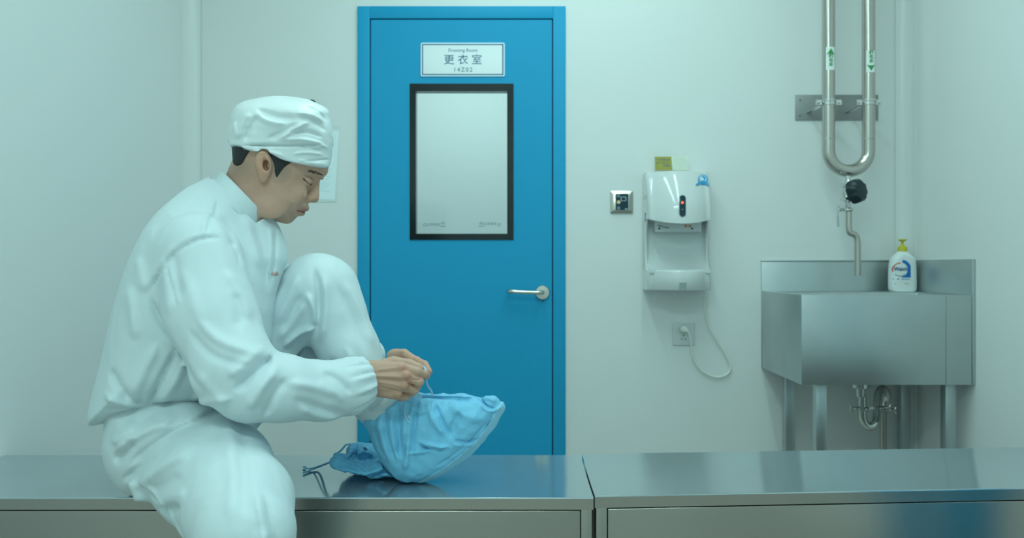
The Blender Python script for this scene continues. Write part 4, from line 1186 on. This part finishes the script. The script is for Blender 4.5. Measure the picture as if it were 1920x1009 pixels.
for x, y, d in ((758, 660, 1.893), (780, 673, 1.866)): uni(G.ell(P(x, y, d), (.0085, .007, .006)), .006)
G.F = NEAR.copy(); n1 = G.mesh('n')
# tendons and creases on the near hand's back
G.F = NEAR.copy()
G.folds([([(705, 693), (730, 690), (750, 688)], .0035, .0012), ([(705, 703), (735, 704), (760, 705)], .0035, .0014), ([(705, 714), (735, 718), (757, 723)], .0035, .0014), ([(705, 698), (735, 697), (752, 696)], .004, -.0012), ([(708, 709), (735, 711), (756, 714)], .004, -.0013), ([(706, 722), (730, 728), (750, 732)], .004, -.0012),
         ([(772, 709), (784, 713), (791, 709)], .0018, -.002)], -.0, -.01, .01)
n1 = G.mesh('n')
G.F = H.copy(); n2 = G.mesh('f')
def hand_col(v):
    sp = [(P(x, y, d + D0), (.016, .02, .016), (.56, .25, .16), .6) for x, y, d in ((757, 690, 1.722), (765, 706, 1.716), (762, 725, 1.72), (798, 702, 1.76), (750, 742, 1.735))]
    sp += [(P(x, y, d), (.018, .02, .014), (.60, .25, .17), .6) for x, y, d in ((757, 668, 1.89), (782, 678, 1.86), (803, 697, 1.83))]
    return complexion(v, sp)

# ---------------------------------------------------------------- body inside the clothes
lo, hi = bounds(FT, [(200, 400, 1.84), (720, 900, 1.84), (450, 1000, 1.38), (600, 640, 2.2)], .03); lo[2] = .02
G = Field(FT, lo, hi, .010)
G.F = smin(G.chain([(345, 835, 1.84, .085), (340, 700, 1.84, .09), (365, 560, 1.84, .10), (400, 470, 1.87, .085), (425, 410, 1.878, .066), (450, 385, 1.884, .056)], .06), G.chain([(x, y, d, r * .52) for x, y, d, r in near_arm[:-2]] + [(690, 707, 1.783, .026)], .03), .05)
G.F = smin(G.F, G.chain([(x, y, d, r * .52) for x, y, d, r in far_arm[:-1]] + [(700, 668, 1.985, .024)], .03), .05)
G.F = smin(G.F, G.chain([(x, y, d, r * .5) for x, y, d, r in far_leg], .03), .05)
G.F = smin(G.F, G.chain([(x, y, d, r * .5) for x, y, d, r in near_leg], .03), .05)
an = Vector((kn.x - .01, kn.y + .02, .09))
G.F = smin(G.F, G.seg(kn, an, .058, .040), .03)
G.F = smin(G.F, G.seg(an + Vector((-.03, 0, -.03)), an + Vector((.15, -.03, -.045)), .040, .030), .03)
G.F = smin(G.F, G.chain([(712, 775, 1.905, .028), (754, 862, 1.905, .028), (790, 852, 1.905, .032), (890, 785, 1.905, .026)], .03), .02)
G.F = off_bench(G)
vb, fb = G.mesh('b')

parts = [(vh, fh), n1, n2, (vb, fb)]
BODY = to_mesh('person', parts)
cols = np.concatenate([hc, hand_col(n1[0]), hand_col(n2[0]), np.repeat(BASE[None, :], len(vb), 0)])
ca = BODY.color_attributes.new('complexion', 'FLOAT_COLOR', 'POINT')
if len(cols) == len(BODY.vertices):
    ca.data.foreach_set('color', np.concatenate([cols, np.ones((len(cols), 1))], 1).astype(f32).ravel())
person = tag(link('person', BODY, M['skin']), 'person in white cap, tunic and trousers sitting on the bench tying a blue shoe cover', 'person')
tun = link('tunic', TUN, M['cloth'], person)
tro = link('trousers', TRO, M['cloth'], person)

# near shin, trouser leg down to the ankle (below the picture's edge)
m = MB()
rings = []
for t in range(9):
    z = .37 + (.10 - .37) * t / 8; r = .081 - .022 * t / 8
    rings.append([Vector((kn.x - .005 - .008 * t / 8 + r * math.cos(2 * math.pi * k / 28), kn.y + .01 + .01 * t / 8 + r * math.sin(2 * math.pi * k / 28), z)) for k in range(28)])
m.loft(rings).build('trouser_leg', M['cloth'], tro)

# shoe cover on the foot that stands on the floor
G = Field(FT, np.array(FT.loc(an)) - np.array((.17, .17, .10)), np.array(FT.loc(an)) + np.array((.26, .17, .10)), .006)
G.F = smin(G.seg(an + Vector((-.01, 0, .055)), an + Vector((-.015, 0, -.03)), .066, .056), G.seg(an + Vector((-.02, 0, -.04)), an + Vector((.16, -.03, -.045)), .052, .042), .04)
G.F = smax(G.F, -(G.V - .002), .004).astype(f32)
link('shoe_cover', to_mesh('shoe_cover', [G.mesh('s')]), M['boot2'], person)

# ---------------------------------------------------------------- collar: a standing band round the neck
def collar_ring(t, out):
    """t: 0 lower edge .. 1 upper edge."""
    a0, a1 = FT.uv(401, 342), FT.uv(484, 433)            # back and front of the lower edge
    b0, b1 = FT.uv(416, 321), FT.uv(503, 411)            # back and front of the upper edge
    A_ = np.array(a0) * (1 - t) + np.array(b0) * t; B__ = np.array(a1) * (1 - t) + np.array(b1) * t
    c, h = (A_ + B__) / 2, (B__ - A_) / 2
    L = math.hypot(*h); hx = h / L
    lat = .086 * (1 - t) + .074 * t + out
    q = []
    for k in range(56):
        a = 2 * math.pi * k / 56
        uvp = c + hx * (L + out) * math.cos(a)
        q.append([uvp[0], lat * math.sin(a) , uvp[1]])
    return [Vector(x) for x in FT.world(np.array(q))]
m = MB()
m.loft([collar_ring(-.2, 0), collar_ring(0, .001), collar_ring(.5, .0015), collar_ring(.97, .001), collar_ring(1.02, -.001), collar_ring(.97, -.004), collar_ring(.5, -.004), collar_ring(-.2, -.004)], cap=False)
m.build('collar', M['cloth'], tun)

# little printed name on the chest
letter_q, letter_n = FTUN.hit(514, 515)
if letter_q is not None:
    k = Vector((0, 0, 1)); xdir = k.cross(-letter_n).normalized() * -1
    xdir = Vector((-letter_n.y, letter_n.x, 0)).normalized()
    if xdir.x < 0: xdir = -xdir
    yd = letter_n.cross(xdir); yd = yd if yd.z > 0 else -yd
    me = text_mesh('小林', .011, Vector((0, 0, 0)), depth=.0006, rot=(0, 0, 0))
    R3 = Matrix((xdir, yd, letter_n)).transposed().to_4x4()
    me.transform(Matrix.Translation(letter_q + letter_n * .003) @ R3)
    link('chest_embroidery', me, mat('red_thread', (.60, .28, .24), .6), tun, smooth=False)

# ---------------------------------------------------------------- cap
lo, hi = bounds(FH, [(420, 176, 1.90), (632, 318, 1.90)], .012); lo[1], hi[1] = -.115, .115
G = Field(FH, lo, hi, .0022)
capo = [(427.5, 270), (426.5, 256), (429, 240), (433, 216), (445, 199), (469, 187.5), (505, 181.5), (538, 181.5), (565, 185), (589, 191.5), (608, 201), (617.5, 210), (620, 228), (625, 250), (624.5, 279), (621.5, 296), (617, 311.5),
        (600, 312.3), (580, 310.5), (556, 308), (529, 301), (511, 292), (504, 284), (494, 282), (481, 286), (463, 283), (451, 275), (438, 271.5)]
Tc = G.vprof([(181, .080), (215, .094), (250, .096), (285, .090), (312, .085)], 520) * G.hprof([(426, .93), (480, 1.0), (560, .97), (600, .86), (626, .74)], 260)
capx = capo[:16] + [(617, 380), (560, 400), (500, 380), (436, 350), (427, 300)]
G.F = G.inflate(capx, Tc, .062, 0, 1)
cut = G.sd2(capo[:16] + [(617, 311.5), (600, 312.3), (580, 310.5), (556, 308), (529, 301), (511, 292), (504, 284), (494, 282), (481, 286), (463, 283), (451, 275), (438, 271.5)], -.06, 1)
cut = np.where(G.ax[2][None, :] > FH.uv(500, 262, -.06)[1], np.minimum(cut, -.004), cut)
G.F = smax(G.F, np.repeat(cut[:, None, :], G.F.shape[1], 1).astype(f32), .003)
G.folds([([(447, 273), (490, 273), (540, 274), (580, 272), (614, 268)], .0032, -.0055), ([(560, 274), (580, 277), (604, 281)], .0028, -.0035), ([(548, 290), (575, 286), (610, 288)], .004, .003),
         ([(566, 304), (590, 300), (621, 293)], .0022, -.0028), ([(530, 265), (560, 262), (590, 266), (618, 274)], .005, .0045), ([(540, 252), (575, 246), (606, 256)], .005, -.004), ([(500, 262), (530, 250), (560, 232)], .006, -.004),
         ([(520, 268), (548, 246), (585, 226)], .008, .005), ([(460, 268), (470, 240), (490, 215)], .007, -.004), ([(447, 262), (452, 235), (470, 212)], .008, .004), ([(480, 205), (520, 222), (560, 222)], .008, -.004), ([(478, 214), (500, 230), (540, 236)], .008, .004),
         ([(560, 220), (590, 226), (612, 244)], .007, -.004), ([(548, 214), (580, 214), (610, 226)], .007, .004), ([(437, 224), (440, 245), (446, 262)], .006, .003), ([(575, 196), (598, 206), (614, 222)], .003, -.0022), ([(470, 284), (510, 286), (540, 296)], .004, .002), ([(556, 300), (590, 306), (616, 304)], .003, .002)], .0, -.08, .05, 2)
v, f = G.mesh('c')
CAP = to_mesh('surgical_cap', [(v, f)]); crumple(CAP, .0014, .035, (1, 1, 1), 2); crumple(CAP, .0007, .03, (.6, .6, 1.4), 8, True)
cap = link('surgical_cap', CAP, M['capcloth'], person)

# ---------------------------------------------------------------- hair, brow and lashes
G = FHEAD
Fh = FHEAD.F
HR = Field(FH, [0, 0, 0], [.01, .01, .01], .0017)
HR.ax, HR.U, HR.W, HR.V, HR.F = FHEAD.ax, FHEAD.U, FHEAD.W, FHEAD.V, FHEAD.F.copy()
def hair_piece(poly, lift, w_gap):
    sd = HR.sd2(poly, w_gap, 1)
    base = FHEAD.F[:HR.F.shape[0], :HR.F.shape[1], :HR.F.shape[2]]
    return smax(smax(base - lift, np.repeat(sd[:, None, :], base.shape[1], 1), .003), -(base + .006), .0005)
g1 = hair_piece([(430, 262), (462, 262), (473, 284), (463, 296), (455, 309), (447, 313), (437, 309), (434, 290)], .0030, -.03)
g2 = hair_piece([(504, 280), (524, 288), (551, 303), (540, 309), (531, 317), (524, 327), (519, 336), (515, 326), (514, 312), (510, 300), (500, 284)], .0007, -.072)
g2 = smax(g2, .03 - np.abs(HR.W), .001)
HR.F = np.minimum(g1, g2).astype(f32)
v, f = HR.mesh('hair')
HAIR = to_mesh('hair', [(v, f)]); link('hair', HAIR, M['hair'], person)
def strands(name, lines, r, matl, lift=.0004):
    m = MB()
    for ln in lines:
        pts = []
        for x, y in ln:
            p, n_ = FHEAD.hit(x, y, 1.6, 2.1)
            if p is not None: pts.append(p + n_ * lift)
        if len(pts) > 1: m.tube(pts, [r * (1 - .75 * i / (len(pts) - 1)) for i in range(len(pts))], 5)
    return m.build(name, matl, person)
rng = random.Random(4)
br = []
for k in range(170):
    t = rng.random(); w_ = rng.uniform(-1, 1)
    th_ = (3.4 * math.sin(math.pi * min(1, .25 + t * .75)) + .6)
    x = 578 + 27 * t; y = 320.3 + 8.0 * t ** 1.35 + w_ * th_ * .72
    l = 3.2 + 1.2 * rng.random()
    br.append([(x + l * .5, y + l * .16), (x, y), (x - l * .5, y - l * .10)])
strands('eyebrow', br, .00032, M['brow'], .0001)
strands('eyelash', [[(568.5, 334.5), (572, 338.5), (576.5, 342.2), (581, 344.5), (585.5, 345.2)], [(570, 336), (574, 340.6), (579, 344.2), (584, 345.8)], [(573, 339.5), (577, 343.5), (582, 346.5)], [(577, 342.5), (581, 346.2), (585.5, 347.6)]], .0010, M['lash'], .0002)

# ---------------------------------------------------------------- shoe cover being tied on the raised foot
lo, hi = bounds(FB, [(665, 725, 1.905), (950, 908, 1.905)], .012); lo[1], hi[1] = -.085, .085
G = Field(FB, lo, hi, .0024)
boot = [(677, 784), (690, 773), (712, 762), (735, 749), (760, 737), (785, 738), (812, 742), (840, 740), (868, 740), (895, 744), (912, 746), (922, 742), (929, 743), (937, 751), (943, 762), (940, 775), (930, 792), (914, 815), (893, 840), (868, 862), (842, 880), (815, 895), (785, 903), (757, 902), (737, 892), (718, 868), (702, 838), (690, 808)]
Tb = G.hprof([(680, .058), (740, .064), (820, .062), (890, .054), (925, .034), (945, .026)], 800) * G.vprof([(735, .80), (770, .92), (830, 1.0), (905, .95)], 780)
G.F = G.inflate(boot, Tb, .058, 0, 1)
G.folds([
    ([(773, 750), (768, 800), (765, 850), (758, 895)], .007, .006), ([(783, 748), (778, 800), (774, 850)], .006, -.006), ([(744, 756), (748, 800), (752, 860)], .009, -.007), ([(733, 762), (735, 800), (742, 850)], .010, .005), ([(760, 742), (759, 790), (757, 830)], .007, .006),
    ([(708, 775), (716, 820), (732, 870)], .009, .005), ([(720, 770), (727, 815), (742, 865)], .007, -.005),
    ([(812, 757), (832, 795), (850, 822)], .006, -.006), ([(800, 757), (818, 795), (836, 818)], .010, .006), ([(784, 826), (815, 834), (850, 838)], .0045, .0075), ([(784, 833), (812, 843), (850, 836)], .0045, -.0065), ([(850, 838), (815, 840), (762, 850)], .005, .005), ([(850, 824), (875, 830), (896, 826)], .005, -.005), ([(846, 832), (872, 838), (893, 832)], .005, .004),
    ([(800, 770), (780, 775), (770, 760)], .006, .005), ([(840, 752), (868, 778), (905, 788)], .012, .005), ([(860, 770), (850, 800), (846, 818)], .010, -.005), ([(892, 748), (902, 757), (914, 767), (931, 772)], .0036, -.0060), ([(898, 758), (908, 770), (924, 776), (942, 766)], .0036, .0035), ([(905, 750), (920, 752), (932, 758)], .006, .003), ([(916, 790), (890, 820), (855, 850), (815, 876)], .004, -.003), ([(700, 784), (705, 820), (720, 860)], .006, -.003),
    ([(762, 742), (800, 746), (850, 746), (900, 750)], .0026, .0034), ([(762, 748), (800, 752), (850, 752), (900, 756)], .0026, -.0026), ([(682, 786), (712, 768), (745, 750)], .0024, -.003),
], .02, -.05, .03)
WRN = G
v, f = G.mesh('b')
BT = to_mesh('shoe_cover', [(v, f)]); crumple(BT, .0030, .035, (1, 1, 1), 6, True); crumple(BT, .0015, .016, (1, 1, 1), 16)
boot_o = link('shoe_cover', BT, M['boot'], person)
boot_o['label'] = 'blue striped cloth shoe cover on the raised foot'
SO = Field(FB, lo, hi, .0024)
sole_p = [(945, 748), (950, 775), (930, 805), (905, 838), (870, 872), (830, 900), (790, 912), (785, 897), (815, 880), (855, 853), (890, 823), (916, 792), (926, 770)]
sd = SO.sd2(sole_p, 0, 1)
SO.F = smax(WRN.F - .0022, np.repeat(sd[:, None, :], WRN.F.shape[1], 1), .003)
v, f = SO.mesh('s')
SM = to_mesh('sole', [(v, f)]); crumple(SM, .0030, .035, (1, 1, 1), 6, True)
link('sole', SM, M['boot_sole'], boot_o)
# laces: through the fingers and down to the cover
def lace_pts(seq): return [P(*q) for q in seq]
m = MB()
m.tube(lace_pts([(792, 686, 1.824), (797, 690, 1.800), (798, 696, 1.79), (799, 705, 1.798), (799, 716, 1.815), (803, 726, 1.84), (809, 733, 1.86), (811, 742, 1.875)]), .0023, 8, smooth=2)
m.tube(lace_pts([(761, 737, 1.862), (768, 741, 1.858), (780, 744, 1.862), (790, 744, 1.87)]), .0026, 8, smooth=2)
m.tube(lace_pts([(790, 706, 1.812), (786, 716, 1.83), (779, 730, 1.85), (768, 739, 1.862)]), .0018, 8, smooth=2)
for x, y in ((752, 757), (757, 757)):
    p0, _ = WRN.hit(x, y); p1, _ = WRN.hit(x + 8, y + 22); p2, _ = WRN.hit(x + 14, y + 36)
    if p0 and p1 and p2: m.tube([p0 + Vector((0, .001, 0)), p1 + Vector((0, -.0012, 0)), p2 + Vector((0, .001, 0))], .0015, 8, smooth=2)
m.build('drawstring', M['lace'], boot_o)
# trouser hem band just above the cover
def hem(t, out):
    a0, b0 = P(672, 767, 1.906), P(762, 733, 1.906); a1, b1 = P(680, 786, 1.906), P(752, 752, 1.906)
    A_, B__ = a0.lerp(a1, t), b0.lerp(b1, t); c = (A_ + B__) / 2; h = (B__ - A_) / 2
    L = h.length; hx = h / L
    return [c + hx * (L * .94 + out) * math.cos(2 * math.pi * k / 72) + Vector((0, 1, 0)) * (.046 + out) * math.sin(2 * math.pi * k / 72) + (hx * math.cos(2 * math.pi * k / 72) + Vector((0, math.sin(2 * math.pi * k / 72), 0))) * .0006 * math.sin(k * 2 * math.pi / 6) for k in range(72)]
MB().loft([hem(-.3, -.004), hem(0, .0), hem(.5, .002), hem(1.0, -.001), hem(1.1, -.004)]).build('trouser_hem', M['cloth'], tro)

# ---------------------------------------------------------------- second shoe cover, lying crumpled on the bench
FC = Frame(0, 690, 1.96)
lo, hi = bounds(FC, [(612, 826, 1.96), (785, 905, 1.96)], .012); lo[1], hi[1] = -.08, .12
G = Field(FC, lo, hi, .0024)
front_l = [(617, 868), (622, 858), (634, 851), (650, 855), (670, 866), (690, 869), (712, 859), (738, 851), (754, 858), (764, 878), (772, 895), (752, 899), (738, 893), (705, 897), (680, 891), (655, 890), (636, 880)]
rear_l = [(652, 838), (660, 832), (690, 834), (722, 838), (748, 846), (764, 872), (766, 888), (700, 890), (655, 876), (634, 858), (640, 852), (655, 852), (651, 845)]
G.F = smin(G.inflate(rear_l, .05, .026, .045, 1), G.inflate(front_l, .036, .020, -.03, 1), .006)
G.F = smin(G.F, G.inflate([(708, 876), (740, 876), (776, 888), (785, 899), (745, 899), (712, 886)], .03, .012, -.02, 1), .003)
G.F = smax(G.F, -G.inflate([(646, 856), (660, 862), (690, 866), (700, 860), (690, 852), (665, 850)], .03, .008, -.01, 1), .006)
G.F = smax(G.F, -(G.V - (BENCH - .003)), .003)
G.folds([([(626, 862), (655, 866), (690, 874), (712, 872)], .005, .005), ([(690, 876), (715, 868), (745, 858)], .005, .006), ([(694, 884), (722, 874), (748, 864)], .005, -.006), ([(640, 874), (670, 882), (700, 884)], .006, -.004), ([(668, 868), (660, 876), (655, 886)], .005, -.003),
         ([(664, 834), (662, 845), (668, 856)], .004, -.006), ([(680, 842), (672, 852), (668, 866)], .006, .003), ([(712, 884), (740, 886), (764, 896)], .004, -.005), ([(655, 838), (654, 846), (660, 852)], .004, .004)], .06, -.0, .04, 1)
q_ = np.stack([np.broadcast_to(x, G.F.shape).ravel() for x in (G.U, G.W, G.V)], 1)
q_ = FC.world(q_)
q_ = np.stack([q_[:, 0] * FB.u.x + q_[:, 1] * FB.u.y, q_[:, 0] * FB.w.x + q_[:, 1] * FB.w.y - FB.D, q_[:, 2]], 1)
G.F = smax(G.F, -(WRN.sample(q_).reshape(G.F.shape) - .005), .003).astype(f32)
LYC = G
v, f = G.mesh('l')
LY = to_mesh('shoe_cover', [(v, f)]); crumple(LY, .0035, .028, (1, 1, 1), 1, True); crumple(LY, .0015, .013, (1, 1, 1), 4)
co = np.empty(len(LY.vertices) * 3, f32); LY.vertices.foreach_get('co', co); co = co.reshape(-1, 3); co[:, 2] = np.maximum(co[:, 2], BENCH - .0032); LY.vertices.foreach_set('co', co.ravel()); LY.update()
ly = tag(link('shoe_cover', LY, M['boot2']), 'crumpled blue cloth shoe cover with loose laces lying on the bench behind the raised foot', 'shoe cover')
def onb(x, y, e=.002): 
    d = FPX * (HC - BENCH + .003 - e) / (y - CY); return P(x, y, d)
m = MB()
m.tube([P(622, 866, 1.935), P(612, 870, 1.945), onb(600, 875, .006), onb(588, 879, .003), onb(577, 884, .002), onb(569, 887, .002)], .0032, 8, smooth=2, flat=.6)
m.tube([P(622, 865, 1.935), P(606, 871, 1.945), onb(590, 877, .005), onb(580, 879, .003), onb(571, 878, .003), onb(568, 875, .003), onb(574, 875.5, .003)], .0022, 8, smooth=2, flat=.6)
m.tube([P(656, 832.5, 2.0), P(648, 834, 1.99), P(643, 841, 1.985), P(636, 848, 1.98), P(630, 850.5, 1.975), P(627, 852, 1.97), P(629, 857, 1.965)], .0036, 8, smooth=2, flat=.5)
m.build('drawstring', M['boot2'], ly)
q0, n0 = LYC.hit(684.5, 843)
if q0 is not None:
    xd = Vector((-n0.y, n0.x, 0)).normalized(); xd = xd if xd.x > 0 else -xd
    yd = n0.cross(xd); yd = yd if yd.z > 0 else -yd
    me = text_mesh('80', .0115, Vector((0, 0, 0)), depth=.0006, rot=(0, 0, math.pi / 2))
    me.transform(Matrix.Translation(q0 + n0 * .0035) @ Matrix((xd, yd, n0)).transposed().to_4x4())
    link('stamped_mark', me, M['ink'], ly, smooth=False)
